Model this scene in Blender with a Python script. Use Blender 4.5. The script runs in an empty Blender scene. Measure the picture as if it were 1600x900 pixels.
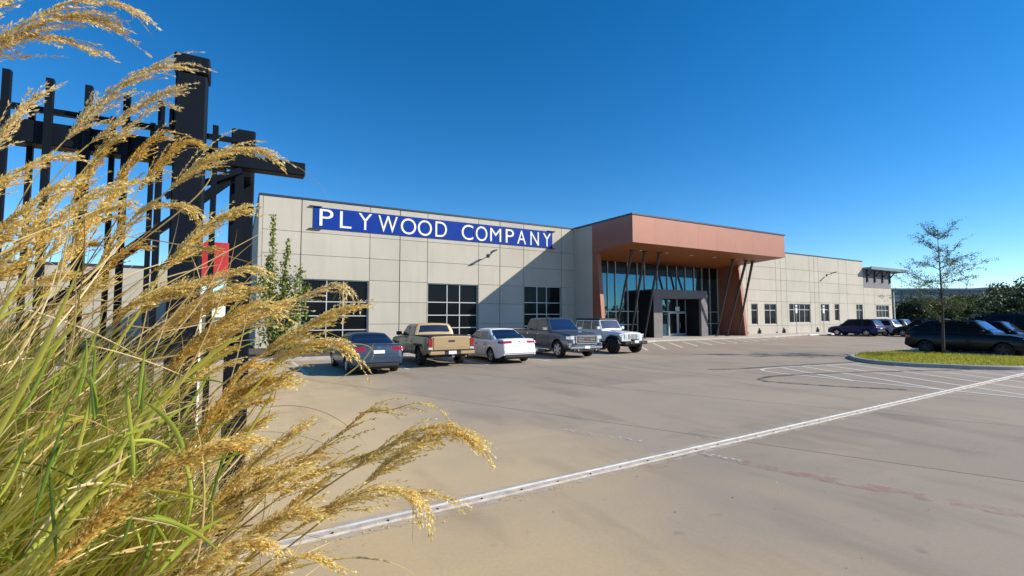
import bpy, bmesh, math, random
import numpy as np
from mathutils import Vector, Matrix

R = math.radians
random.seed(7)
rng = np.random.default_rng(11)
sc = bpy.context.scene
COL = sc.collection

# ------------------------------------------------------------------ camera
F_PX, YAW, PITCH, EYE = 751.0, R(29.75), R(3.43), 2.0
FW = Vector((math.sin(YAW) * math.cos(PITCH), math.cos(YAW) * math.cos(PITCH), math.sin(PITCH)))
RT = Vector((math.cos(YAW), -math.sin(YAW), 0))
UP = RT.cross(FW)
cam_d = bpy.data.cameras.new('camera')
cam = bpy.data.objects.new('camera', cam_d)
COL.objects.link(cam)
cam.matrix_world = Matrix(((RT.x, UP.x, -FW.x, 0), (RT.y, UP.y, -FW.y, 0), (RT.z, UP.z, -FW.z, EYE), (0, 0, 0, 1)))
cam_d.sensor_width = 36.0
cam_d.lens = F_PX / 1600 * 36.0
cam_d.clip_start = 0.05
cam_d.clip_end = 6000
sc.camera = cam

def at(x, y, d):
    """the point that lies d metres ahead of the camera on the line of sight of photo pixel x, y"""
    r = FW * F_PX + RT * (x - 800) + UP * (450 - y)
    return Vector((0, 0, EYE)) + r * (d / F_PX)

# ------------------------------------------------------------------ sky and sun
SUN = Vector((1.35, -1.0, 0.99)).normalized()
elev = math.asin(SUN.z)
azim = math.atan2(SUN.x, SUN.y)
W = bpy.data.worlds.new('World')
sc.world = W
W.use_nodes = True
wn, wl = W.node_tree.nodes, W.node_tree.links
sky = wn.new('ShaderNodeTexSky')
sky.sky_type = 'NISHITA'
sky.sun_disc = False
sky.sun_elevation = elev
sky.sun_rotation = azim
sky.altitude = 900
sky.air_density = 0.9
sky.dust_density = 0.0
sky.ozone_density = 3.4
hs = wn.new('ShaderNodeHueSaturation')
hs.inputs['Saturation'].default_value = 1.33
hs.inputs['Hue'].default_value = 0.4995
wl.new(sky.outputs[0], hs.inputs['Color'])
wl.new(hs.outputs[0], wn['Background'].inputs[0])
wn['Background'].inputs[1].default_value = 0.122
sl = bpy.data.lights.new('sun', 'SUN')
sl.energy = 4.9
sl.angle = R(0.53)
sl.color = (1.0, 0.93, 0.82)
so = bpy.data.objects.new('sun', sl)
COL.objects.link(so)
so.rotation_euler = SUN.to_track_quat('Z', 'Y').to_euler()
so.location = (20, -20, 40)
sc.view_settings.view_transform = 'Standard'
sc.view_settings.look = 'None'
sc.view_settings.exposure = 0.47
sc.view_settings.gamma = 1.0
sc.render.engine = 'CYCLES'
sc.cycles.max_bounces = 8
sc.cycles.transparent_max_bounces = 12

# ------------------------------------------------------------------ materials
def mat(name, col, rough=0.6, metal=0.0, spec=0.5, col2=None, scale=4.0, detail=4.0, bump=0.0, bscale=60.0,
        coat=0.0, lo=0.35, hi=0.65, emit=None, trans=0.0, island=None, stretch=None, tint=None):
    m = bpy.data.materials.new(name)
    m.use_nodes = True
    n, l = m.node_tree.nodes, m.node_tree.links
    b = n['Principled BSDF']
    b.inputs['Base Color'].default_value = (*col, 1)
    b.inputs['Roughness'].default_value = rough
    b.inputs['Metallic'].default_value = metal
    b.inputs['Specular IOR Level'].default_value = spec
    b.inputs['Coat Weight'].default_value = coat
    if tint: b.inputs['Specular Tint'].default_value = (*tint, 1)
    b.inputs['Coat Roughness'].default_value = 0.04
    src = None
    if col2 is not None or bump:
        g = n.new('ShaderNodeNewGeometry')
        pos = g.outputs['Position']
        if stretch:
            vm = n.new('ShaderNodeVectorMath'); vm.operation = 'MULTIPLY'
            vm.inputs[1].default_value = stretch
            l.new(pos, vm.inputs[0]); pos = vm.outputs[0]
    if col2 is not None:
        t = n.new('ShaderNodeTexNoise'); t.inputs['Scale'].default_value = scale; t.inputs['Detail'].default_value = detail
        l.new(pos, t.inputs['Vector'])
        mr = n.new('ShaderNodeMapRange'); mr.inputs[1].default_value = lo; mr.inputs[2].default_value = hi
        l.new(t.outputs['Fac'], mr.inputs[0])
        mx = n.new('ShaderNodeMix'); mx.data_type = 'RGBA'
        mx.inputs[6].default_value = (*col, 1); mx.inputs[7].default_value = (*col2, 1)
        l.new(mr.outputs[0], mx.inputs[0]); l.new(mx.outputs[2], b.inputs['Base Color'])
        src = mx.outputs[2]
    if island:
        g2 = n.new('ShaderNodeNewGeometry')
        cr = n.new('ShaderNodeValToRGB'); cr.color_ramp.interpolation = 'LINEAR'
        e = cr.color_ramp.elements
        while len(e) < len(island): e.new(0.5)
        for k, (p, c) in enumerate(island):
            e[k].position = p; e[k].color = (*c, 1)
        l.new(g2.outputs['Random Per Island'], cr.inputs[0]); l.new(cr.outputs[0], b.inputs['Base Color'])
        src = cr.outputs[0]
    if bump:
        t2 = n.new('ShaderNodeTexNoise'); t2.inputs['Scale'].default_value = bscale; t2.inputs['Detail'].default_value = 5
        l.new(pos, t2.inputs['Vector'])
        bp = n.new('ShaderNodeBump'); bp.inputs['Strength'].default_value = bump; bp.inputs['Distance'].default_value = 0.01
        l.new(t2.outputs['Fac'], bp.inputs['Height']); l.new(bp.outputs[0], b.inputs['Normal'])
    if emit:
        b.inputs['Emission Color'].default_value = (*emit[0], 1); b.inputs['Emission Strength'].default_value = emit[1]
    if trans:
        tr = n.new('ShaderNodeBsdfTranslucent')
        if src: l.new(src, tr.inputs[0])
        else: tr.inputs[0].default_value = (*col, 1)
        ms = n.new('ShaderNodeMixShader'); ms.inputs[0].default_value = trans
        l.new(b.outputs[0], ms.inputs[1]); l.new(tr.outputs[0], ms.inputs[2])
        l.new(ms.outputs[0], n['Material Output'].inputs[0])
    return m

def glass(name, tint, mirror, base=(0.012, 0.014, 0.016), rough=0.02):
    """coated dark window glass: dark body, tinted mirror reflection that grows at grazing angles"""
    m = bpy.data.materials.new(name); m.use_nodes = True
    n, l = m.node_tree.nodes, m.node_tree.links
    b = n['Principled BSDF']; b.inputs['Base Color'].default_value = (*base, 1); b.inputs['Roughness'].default_value = 0.3
    b.inputs['Specular IOR Level'].default_value = 0.1
    g = n.new('ShaderNodeBsdfGlossy'); g.inputs['Color'].default_value = (*tint, 1); g.inputs['Roughness'].default_value = rough
    lw = n.new('ShaderNodeFresnel'); lw.inputs['IOR'].default_value = 1.45
    ad = n.new('ShaderNodeMath'); ad.operation = 'ADD'; ad.use_clamp = True; ad.inputs[1].default_value = mirror
    l.new(lw.outputs[0], ad.inputs[0])
    ms = n.new('ShaderNodeMixShader')
    l.new(ad.outputs[0], ms.inputs[0]); l.new(b.outputs[0], ms.inputs[1]); l.new(g.outputs[0], ms.inputs[2])
    l.new(ms.outputs[0], n['Material Output'].inputs[0])
    return m

M = {}
M['panel'] = mat('painted_concrete_panel', (0.515, 0.475, 0.395), 0.85, col2=(0.475, 0.437, 0.362), scale=0.55, bump=0.25, bscale=35, spec=0.25, stretch=(1, 1, .6))
def panel_variation(m):
    n, l = m.node_tree.nodes, m.node_tree.links; b = n['Principled BSDF']; src = b.inputs['Base Color'].links[0].from_socket
    oi = n.new('ShaderNodeObjectInfo'); r = n.new('ShaderNodeMapRange'); r.inputs[3].default_value = .945; r.inputs[4].default_value = 1.03
    l.new(oi.outputs['Random'], r.inputs[0])
    g = n.new('ShaderNodeNewGeometry'); v = n.new('ShaderNodeVectorMath'); v.operation = 'MULTIPLY'; v.inputs[1].default_value = (3.2, 3.2, .22); l.new(g.outputs['Position'], v.inputs[0])
    t = n.new('ShaderNodeTexNoise'); t.inputs['Scale'].default_value = 1.0; t.inputs['Detail'].default_value = 6; l.new(v.outputs[0], t.inputs['Vector'])
    q = n.new('ShaderNodeMapRange'); q.inputs[1].default_value = .5; q.inputs[2].default_value = .8; q.inputs[3].default_value = 1.0; q.inputs[4].default_value = .94; l.new(t.outputs['Fac'], q.inputs[0])
    k = n.new('ShaderNodeMath'); k.operation = 'MULTIPLY'; l.new(r.outputs[0], k.inputs[0]); l.new(q.outputs[0], k.inputs[1])
    c = n.new('ShaderNodeCombineColor')
    for i in range(3): l.new(k.outputs[0], c.inputs[i])
    x = n.new('ShaderNodeMix'); x.data_type = 'RGBA'; x.blend_type = 'MULTIPLY'; x.inputs[0].default_value = 1; l.new(src, x.inputs[6]); l.new(c.outputs[0], x.inputs[7]); l.new(x.outputs[2], b.inputs['Base Color'])
panel_variation(M['panel'])
M['joint'] = mat('joint_sealant', (0.23, 0.215, 0.185), 0.9)
M['coping'] = mat('metal_coping', (0.035, 0.045, 0.065), 0.45, 0.3)
M['copper'] = mat('copper_fascia_panel', (0.29, 0.102, 0.062), 0.55, 0.2, 1.0, col2=(0.265, 0.092, 0.055), scale=.8, tint=(1.0, .88, .78))
M['soffit'] = mat('orange_wood_soffit', (0.30, 0.095, 0.016), 0.55, col2=(0.23, 0.075, 0.014), scale=3, stretch=(.3, 4, 1))
M['roof'] = mat('roof_membrane', (0.5, 0.5, 0.48), 0.9)
M['greypanel'] = mat('grey_metal_siding', (0.16, 0.15, 0.16), 0.6)
M['bluegrey'] = mat('blue_grey_roof_metal', (0.15, 0.19, 0.23), 0.5, 0.1)
M['frame'] = mat('aluminium_mullion', (0.62, 0.61, 0.58), 0.4, 0.3)
M['frameD'] = mat('dark_bronze_mullion', (0.06, 0.06, 0.065), 0.4, 0.4)
M['darkglass'] = glass('dark_window_glass', (0.13, 0.15, 0.18), 0.0, (0.006, 0.007, 0.008))
M['blueglass'] = glass('blue_reflective_glass', (0.16, 0.52, 0.72), 0.2)
M['blackclad'] = mat('black_wall_cladding', (0.012, 0.013, 0.016), .5, spec=.2)
M['portal'] = mat('grey_portal_cladding', (0.175, 0.158, 0.155), 0.7, col2=(0.15, 0.138, 0.135), scale=2)
M['black'] = mat('black_steel_paint', (0.005, 0.008, 0.014), 0.5, 0.0, 0.12, col2=(0.006, 0.009, 0.014), scale=6, bump=.05, bscale=90)
M['strut'] = mat('dark_strut_steel', (0.045, 0.045, 0.05), 0.4, 0.2)
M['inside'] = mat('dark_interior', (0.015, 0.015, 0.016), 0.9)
M['signblue'] = mat('blue_sign_board', (0.004, 0.036, 0.265), 0.6, spec=.12, col2=(0.005, 0.042, 0.285), scale=1.5)
M['white'] = mat('white_paint', (0.80, 0.80, 0.79), 0.5)
M['red'] = mat('red_sign_paint', (0.52, 0.035, 0.04), 0.5, col2=(0.45, 0.03, 0.035), scale=5)
M['galv'] = mat('galvanised_steel', (0.45, 0.47, 0.5), 0.4, 0.8)
M['rubber'] = mat('tyre_rubber', (0.012, 0.012, 0.012), 0.85, bump=.2, bscale=80)
M['rim'] = mat('alloy_rim', (0.55, 0.56, 0.58), 0.3, 0.85)
M['rimD'] = mat('dark_alloy_rim', (0.04, 0.04, 0.045), 0.4, 0.6)
M['plastic'] = mat('black_plastic_trim', (0.014, 0.014, 0.015), 0.6)
M['chrome'] = mat('chrome', (0.75, 0.76, 0.78), 0.12, 1.0)
M['carglass'] = glass('car_window_glass', (0.75, 0.85, 1.0), 0.05, (0.008, 0.012, 0.02))
M['shieldglass'] = glass('windscreen_glass', (0.6, 0.75, 1.0), 0.16, (0.008, 0.014, 0.03))
M['tail'] = mat('red_tail_lamp', (0.27, 0.008, 0.012), 0.15, 0, 0.6, coat=1)
M['lamp'] = mat('headlamp_lens', (0.75, 0.78, 0.8), 0.1, 0.4, 0.8, coat=1)
M['plate'] = mat('licence_plate', (0.72, 0.72, 0.70), 0.4)
M['grey_txt'] = mat('grey_print', (0.3, 0.3, 0.33), 0.5)
def paint(name, c, metal=0.25, rough=0.35, flake=None):
    return mat(name, c, rough, metal, *((0.22,) if metal == 0 and max(c) < .25 else (0.4,)), coat=0.18 if metal == 0 and max(c) < .25 else 0.55)

# ------------------------------------------------------------------ mesh helpers
ORG = {}

class MB:
    def __init__(s): s.v, s.f, s.m = [], [], []
    def add(s, vs, fs, mi=0):
        o = len(s.v); s.v += [tuple(p) for p in vs]
        for q in fs: s.f.append([o + k for k in q]); s.m.append(mi)
    def box(s, x0, x1, y0, y1, z0, z1, mi=0, bev=0.0):
        if bev <= 0:
            s.add([(x0, y0, z0), (x1, y0, z0), (x1, y1, z0), (x0, y1, z0), (x0, y0, z1), (x1, y0, z1), (x1, y1, z1), (x0, y1, z1)],
                  [(0, 3, 2, 1), (4, 5, 6, 7), (0, 1, 5, 4), (1, 2, 6, 5), (2, 3, 7, 6), (3, 0, 4, 7)], mi)
        else:
            bm = bmesh.new(); bmesh.ops.create_cube(bm, size=1)
            for v in bm.verts:
                v.co = Vector(((x0 + x1) / 2 + v.co.x * (x1 - x0), (y0 + y1) / 2 + v.co.y * (y1 - y0), (z0 + z1) / 2 + v.co.z * (z1 - z0)))
            bmesh.ops.bevel(bm, geom=bm.edges[:], offset=bev, segments=1, affect='EDGES')
            bm.verts.index_update()
            s.add([v.co for v in bm.verts], [[v.index for v in f.verts] for f in bm.faces], mi); bm.free()
        return s
    def bar(s, p, q, w, h, mi=0, upv=(0, 0, 1)):
        p, q = Vector(p), Vector(q); d = (q - p).normalized(); u = Vector(upv)
        if abs(d.dot(u)) > .98: u = Vector((0, 1, 0))
        a = d.cross(u).normalized(); b = a.cross(d)
        vs = [c + a * i * w / 2 + b * j * h / 2 for c in (p, q) for i, j in ((-1, -1), (1, -1), (1, 1), (-1, 1))]
        s.add(vs, [(0, 1, 2, 3), (7, 6, 5, 4), (0, 4, 5, 1), (1, 5, 6, 2), (2, 6, 7, 3), (3, 7, 4, 0)], mi); return s
    def tube(s, pts, rs, n=8, mi=0, caps=True):
        pts = [Vector(p) for p in pts]
        if not hasattr(rs, '__len__'): rs = [rs] * len(pts)
        vs, fs = [], []
        pa = None
        for k, p in enumerate(pts):
            d = (pts[min(k + 1, len(pts) - 1)] - pts[max(k - 1, 0)]).normalized()
            if pa is None: pa = d.orthogonal().normalized()
            else:
                pa = (pa - d * pa.dot(d))
                pa = pa.normalized() if pa.length > 1e-6 else d.orthogonal().normalized()
            b = d.cross(pa)
            vs += [p + (pa * math.cos(2 * math.pi * i / n) + b * math.sin(2 * math.pi * i / n)) * rs[k] for i in range(n)]
        for k in range(len(pts) - 1):
            for i in range(n):
                j = (i + 1) % n
                fs.append((k * n + i, k * n + j, (k + 1) * n + j, (k + 1) * n + i))
        if caps:
            fs.append(tuple(range(n - 1, -1, -1))); fs.append(tuple(range((len(pts) - 1) * n, len(pts) * n)))
        s.add(vs, fs, mi); return s
    def prism(s, poly, z0, z1, mi=0, mi_side=None):
        n = len(poly); vs = [(x, y, z0) for x, y in poly] + [(x, y, z1) for x, y in poly]
        s.add(vs, [tuple(range(n - 1, -1, -1)), tuple(range(n, 2 * n))], mi)
        s.add(vs, [(i, (i + 1) % n, n + (i + 1) % n, n + i) for i in range(n)], mi if mi_side is None else mi_side); return s
    def grid(s, rows, mi=0, flip=False):
        nr, nc = len(rows), len(rows[0]); vs = [p for r in rows for p in r]; fs = []
        for i in range(nr - 1):
            for j in range(nc - 1):
                q = (i * nc + j, i * nc + j + 1, (i + 1) * nc + j + 1, (i + 1) * nc + j)
                fs.append(q[::-1] if flip else q)
        s.add(vs, fs, mi); return s
    def build(s, name, mats, parent=None, smooth=False, kind=None, fix=True, auto=None):
        if not isinstance(mats, (list, tuple)): mats = [mats]
        o3 = ORG.get(parent.name, Vector((0, 0, 0))) if parent is not None else Vector((0, 0, 0))
        me = bpy.data.meshes.new(name)
        me.from_pydata([(x - o3.x, y - o3.y, z - o3.z) for x, y, z in s.v], [], s.f)
        for m in mats: me.materials.append(m)
        me.polygons.foreach_set('material_index', s.m)
        if fix:
            bm = bmesh.new(); bm.from_mesh(me)
            bmesh.ops.recalc_face_normals(bm, faces=bm.faces); bm.to_mesh(me); bm.free()
        if smooth:
            me.polygons.foreach_set('use_smooth', [True] * len(me.polygons))
            if auto: me.set_sharp_from_angle(angle=R(auto))
        ob = bpy.data.objects.new(name, me); COL.objects.link(ob)
        if parent is not None:
            ob.parent = parent
            ORG[ob.name] = o3
        if kind: ob['kind'] = kind
        return ob

def fast(name, v, f, mats, parent=None, mi=None, smooth=False, kind=None):
    """v: (n,3) array of world points, f: (m,4) array of quads"""
    o3 = ORG.get(parent.name, Vector((0, 0, 0))) if parent is not None else Vector((0, 0, 0))
    v = np.asarray(v, np.float32) - np.array(o3, np.float32)
    f = np.asarray(f, np.int32); k = f.shape[1]
    me = bpy.data.meshes.new(name)
    me.vertices.add(len(v)); me.vertices.foreach_set('co', v.ravel())
    me.loops.add(f.size); me.loops.foreach_set('vertex_index', f.ravel())
    me.polygons.add(len(f)); me.polygons.foreach_set('loop_start', np.arange(0, f.size, k, dtype=np.int32))
    for m in (mats if isinstance(mats, (list, tuple)) else [mats]): me.materials.append(m)
    if mi is not None: me.polygons.foreach_set('material_index', np.asarray(mi, np.int32))
    if smooth: me.polygons.foreach_set('use_smooth', np.ones(len(f), bool))
    me.update(calc_edges=True); me.validate()
    ob = bpy.data.objects.new(name, me); COL.objects.link(ob)
    if parent is not None:
        ob.parent = parent; ORG[ob.name] = o3
    if kind: ob['kind'] = kind
    return ob

def thing(name, label, cat, loc=(0, 0, 0), rz=0.0, group=None, world=True):
    """an Empty at the thing's base that parents its parts"""
    o = bpy.data.objects.new(name, None); COL.objects.link(o)
    o.location = loc; o.rotation_euler = (0, 0, rz); o.empty_display_size = 0.3
    o['label'] = label; o['category'] = cat
    if group: o['group'] = group
    if world: ORG[o.name] = Vector(loc)
    return o
def tag(o, label, cat, group=None):
    o['label'] = label; o['category'] = cat
    if group: o['group'] = group
    return o
def copy_tree(o, parent=None):
    c = o.copy(); COL.objects.link(c)
    if parent is not None: c.parent = parent
    for ch in list(o.children): copy_tree(ch, c)
    return c

# ------------------------------------------------------------------ ground
def concrete(name, seed):
    m = bpy.data.materials.new(name); m.use_nodes = True
    n, l = m.node_tree.nodes, m.node_tree.links; b = n['Principled BSDF']
    b.inputs['Roughness'].default_value = 0.82; b.inputs['Specular IOR Level'].default_value = 0.3
    g = n.new('ShaderNodeNewGeometry')
    def noise(sc_, det, stretch=None, rough=.55):
        v = g.outputs['Position']
        if stretch:
            a = n.new('ShaderNodeVectorMath'); a.operation = 'MULTIPLY'; a.inputs[1].default_value = stretch
            l.new(v, a.inputs[0]); v = a.outputs[0]
        t = n.new('ShaderNodeTexNoise'); t.inputs['Scale'].default_value = sc_; t.inputs['Detail'].default_value = det
        t.inputs['Roughness'].default_value = rough
        l.new(v, t.inputs['Vector']); return t.outputs['Fac']
    def mr(x, a, b_, c=0., d=1.):
        r = n.new('ShaderNodeMapRange'); r.inputs[1].default_value = a; r.inputs[2].default_value = b_
        r.inputs[3].default_value = c; r.inputs[4].default_value = d; l.new(x, r.inputs[0]); return r.outputs[0]
    def mix(fac, a, b_, mode='MIX'):
        x = n.new('ShaderNodeMix'); x.data_type = 'RGBA'; x.blend_type = mode
        for s_, i in ((fac, 0), (a, 6), (b_, 7)):
            if isinstance(s_, (tuple, float)):
                x.inputs[i].default_value = (*s_, 1) if isinstance(s_, tuple) else s_
            else: l.new(s_, x.inputs[i])
        return x.outputs[2]
    # warmer, paler sandy tone on the left, plain grey slab further right
    sp = n.new('ShaderNodeSeparateXYZ'); l.new(g.outputs['Position'], sp.inputs[0])
    nz = noise(.25, 4)
    ad = n.new('ShaderNodeMath'); ad.operation = 'MULTIPLY_ADD'; ad.inputs[1].default_value = 7.0
    l.new(nz, ad.inputs[0]); l.new(sp.outputs[0], ad.inputs[2])
    warm = mr(ad.outputs[0], 5.0, 8.6, 1., 0.)
    c = mix(warm, (0.334, 0.272, 0.204), (0.535, 0.402, 0.225))
    c = mix(mr(noise(.35, 6), .40, .66), c, (.90, .91, .93), 'MULTIPLY')
    c = mix(mr(noise(1.1, 6, (1, .28, 1)), .52, .74, 0, .9), c, (.74, .73, .74), 'MULTIPLY')
    c = mix(mr(noise(.8, 5, (.22, 1, 1)), .56, .76, 0, .8), c, (1.16, 1.14, 1.12), 'MULTIPLY')
    c = mix(mr(noise(26, 5), .3, .75, 0, .5), c, (.80, .80, .80), 'MULTIPLY')
    c = mix(mr(noise(190, 3), .42, .8, 0, .35), c, (1.3, 1.3, 1.28), 'MULTIPLY')
    c = mix(mr(noise(.55, 8, (.35, 1, 1), .7), .58, .72, 0, .8), c, (.78, .76, .76), 'MULTIPLY')
    c = mix(mr(noise(3.2, 5), .66, .74, 0, .55), c, (.62, .60, .58), 'MULTIPLY')
    # hairline cracks
    vo = n.new('ShaderNodeTexVoronoi'); vo.feature = 'DISTANCE_TO_EDGE'; vo.inputs['Scale'].default_value = .13
    wv = n.new('ShaderNodeVectorMath'); wv.operation = 'ADD'
    tn = n.new('ShaderNodeTexNoise'); tn.inputs['Scale'].default_value = 1.3; tn.inputs['Detail'].default_value = 6; l.new(g.outputs['Position'], tn.inputs['Vector'])
    l.new(g.outputs['Position'], wv.inputs[0]); l.new(tn.outputs['Color'], wv.inputs[1]); l.new(wv.outputs[0], vo.inputs['Vector'])
    cr = mr(vo.outputs['Distance'], .0005, .0022, 1., 0.)
    mk2 = n.new('ShaderNodeMath'); mk2.operation = 'MULTIPLY'; l.new(cr, mk2.inputs[0]); l.new(mr(noise(.16, 2), .5, .6, 0, .7), mk2.inputs[1])
    c = mix(mk2.outputs[0], c, (.5, .47, .45), 'MULTIPLY')
    # per slab tone
    oi = n.new('ShaderNodeObjectInfo')
    tone = mr(oi.outputs['Random'], 0, 1, .93, 1.07)
    cc = n.new('ShaderNodeCombineColor')
    for i in range(3): l.new(tone, cc.inputs[i])
    c = mix(1.0, c, cc.outputs[0], 'MULTIPLY')
    l.new(c, b.inputs['Base Color'])
    bp = n.new('ShaderNodeBump'); bp.inputs['Strength'].default_value = .35; bp.inputs['Distance'].default_value = .004
    l.new(noise(120, 6), bp.inputs['Height']); l.new(bp.outputs[0], b.inputs['Normal'])
    return m
M['concrete'] = concrete('parking_lot_concrete', 1)
M['walk'] = mat('sidewalk_concrete', (0.47, 0.43, 0.375), 0.85, col2=(0.40, 0.365, 0.32), scale=1.2, bump=.2)
M['kerb'] = mat('kerb_concrete', (0.40, 0.38, 0.35), 0.85, col2=(0.33, 0.31, 0.29), scale=3, bump=.3)
M['earth'] = mat('dry_earth', (0.16, 0.125, 0.07), 0.95, col2=(0.10, 0.10, 0.045), scale=.05)
M['mulch'] = mat('bed_mulch', (0.06, 0.04, 0.025), 0.95, col2=(0.11, 0.075, 0.045), scale=14, bump=1, bscale=40)
M['lawn'] = mat('lawn_soil', (0.20, 0.20, 0.02), 0.95, col2=(0.08, 0.10, 0.02), scale=6)

def worn(name, col, cover, scale=14, rough=.7, stretch=(1, 1, 1)):
    """thin paint film worn away in patches"""
    m = bpy.data.materials.new(name); m.use_nodes = True
    n, l = m.node_tree.nodes, m.node_tree.links; b = n['Principled BSDF']
    b.inputs['Base Color'].default_value = (*col, 1); b.inputs['Roughness'].default_value = rough
    g = n.new('ShaderNodeNewGeometry'); a = n.new('ShaderNodeVectorMath'); a.operation = 'MULTIPLY'; a.inputs[1].default_value = stretch
    l.new(g.outputs['Position'], a.inputs[0])
    t = n.new('ShaderNodeTexNoise'); t.inputs['Scale'].default_value = scale; t.inputs['Detail'].default_value = 6; t.inputs['Roughness'].default_value = .65
    l.new(a.outputs[0], t.inputs['Vector'])
    r = n.new('ShaderNodeMapRange'); r.inputs[1].default_value = .62 - cover * .5; r.inputs[2].default_value = .82 - cover * .5
    r.inputs[3].default_value = 0; r.inputs[4].default_value = min(1, .35 + cover * .65)
    l.new(t.outputs['Fac'], r.inputs[0]); l.new(r.outputs[0], b.inputs['Alpha'])
    return m
M['line'] = worn('white_lot_paint', (0.66, 0.65, 0.62), .85, 9)
M['oldline'] = worn('worn_white_paint', (0.60, 0.58, 0.55), .5, 9)
M['oldred'] = worn('worn_red_paint', (0.44, 0.24, 0.215), .34, 4)
M['tyre_mark'] = worn('rubber_skid_mark', (0.07, 0.06, 0.06), .55, 3)

g = MB(); g.box(-1500, 3000, -900, 3500, -1.2, -0.10); g.build('ground', M['earth'], kind='structure')
lot = MB(); lot.box(-60, 140, -40, 34, -0.09, -0.022); lot = lot.build('parking_lot', mat('joint_filler', (.09, .08, .07), .9), kind='structure')
# slabs: joints run along uA and along the gate track
uA = Vector((0.40, -0.917, 0)); uB = Vector((0.999, 0.045, 0))
def slab_poly(i, j, LA=6.0, gap=0.010):
    edge = lambda k: k * 4.5 if k >= 0 else k * 8.6
    LB = edge(i + 1) - edge(i); o = Vector((7.03, 5.17, 0)) + uB * edge(i) - uA * (j * LA)
    a, b = -uA, uB
    return [o + a * gap + b * gap, o + a * gap + b * (LB - gap), o + a * (LA - gap) + b * (LB - gap), o + a * (LA - gap) + b * gap]
def clip_y(poly, ymax):
    out = []
    for k in range(len(poly)):
        p, q = poly[k], poly[(k + 1) % len(poly)]
        if p.y <= ymax: out.append(p)
        if (p.y <= ymax) != (q.y <= ymax): out.append(p.lerp(q, (ymax - p.y) / (q.y - p.y)))
    return out
YE = 23.6
for i in range(-4, 16):
    for j in range(-2, 5):
        pl = clip_y(slab_poly(i, j), YE)
        if len(pl) < 3 or min(p.y for p in pl) > YE - .3: continue
        c = sum(pl, Vector()) / len(pl)
        if c.x < -8 or c.x > 62: continue
        b = MB(); b.prism([(p.x, p.y) for p in pl], -0.015, 0.0, 0, 0); b.build('slab', M['concrete'], lot)
far = MB()
for i in range(-9, 34):
    for j in range(-6, 5):
        pl = clip_y(slab_poly(i, j), YE)
        if len(pl) < 3 or min(p.y for p in pl) > YE - .3: continue
        c = sum(pl, Vector()) / len(pl)
        inner = (-4 <= i < 16 and -2 <= j < 5 and -8 <= c.x <= 62)
        if not inner: far.prism([(p.x, p.y) for p in pl], -0.015, 0.0)
for i in range(-8, 26):
    far.box(i * 5 + .008, i * 5 + 4.992, YE + .016, YE + 4.4, -0.015, 0.0)
    far.box(i * 5 + .008, i * 5 + 4.992, YE + 4.416, YE + 10.3, -0.015, 0.0)
fo = far.build('slab', M['concrete'], lot, kind='stuff')

# painted markings, thin films 4 mm up
def strip(pts, w, z=0.004):
    b = MB(); pts = [Vector((*p, 0)) for p in pts]; rows = [[], []]
    for k, p in enumerate(pts):
        d = (pts[min(k + 1, len(pts) - 1)] - pts[max(k - 1, 0)]).normalized(); nn = Vector((-d.y, d.x, 0)) * w / 2
        rows[0].append((*(p + nn).xy, z)); rows[1].append((*(p - nn).xy, z))
    return b.grid(rows)
mk = thing('no_parking_hatching', 'white diagonal no parking lines painted on the concrete before the grass island', 'road marking', (19, 8, 0))
strip([(16.95, 10.9), (17.3, 11.25), (17.9, 11.38), (19.46, 11.28), (23.2, 10.55)], .13, .008).build('border_line', M['line'], mk)
strip([(16.9, 10.8), (16.75, 10.2), (16.8, 6.46), (17.0, 2.6)], .13, .009).build('border_line', M['line'], mk)
for a, b_ in (((18.65, 11.25), (16.85, 7.9)), ((19.9, 11.15), (16.9, 5.7)), ((21.2, 10.9), (17.2, 3.6)), ((22.5, 10.6), (18.2, 2.8)), ((23.3, 9.4), (19.4, 2.2)), ((23.6, 7.4), (20.7, 2.1)), ((24.4, 6.4), (22.1, 2.2))):
    strip([a, b_], .12).build('stripe', M['line'], mk)
hk = thing('access_aisle_hatching', 'white diagonal stripes painted on the concrete in front of the entrance', 'road marking', (30, 25, 0))
e0, e1 = Vector((21.3, 21.0)), Vector((45.5, 26.2))
f0, f1 = Vector((25.5, 26.2)), Vector((48.5, 29.2))
for k in range(13):
    t = k / 12
    strip([tuple(e0.lerp(e1, t)), tuple(f0.lerp(f1, t))], .16).build('stripe', M['line'], hk)
strip([tuple(e0), tuple(e1)], .10, .008).build('border_line', M['oldline'], hk)
st = thing('stall_lines', 'white stall lines painted between the parked pickups and cars', 'road marking', (10, 20, 0))
for x in (2.2, 5.75, 9.15, 12.3, 16.95): strip([(x, 18.0), (x, 23.4)], .11).build('stripe', M['line'], st)
st2 = thing('stall_lines', 'white stall lines painted beside the dark vehicles behind the grass island', 'road marking', (38, 10, 0))
for x in (35.2, 38.1, 41, 44, 47, 50): strip([(x, 7.5), (x, 12.6)], .11).build('stripe', M['line'], st2)
fl = thing('worn_fire_lane_line', 'worn red stripe with faded white lettering painted across the driveway', 'road marking', (6, 4, 0))
strip([(6.12, 4.3), (6.35, 3.4), (6.96, 1.76), (7.5, .2), (8.2, -2)], .26, .005).build('stripe', M['oldred'], fl)
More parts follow.
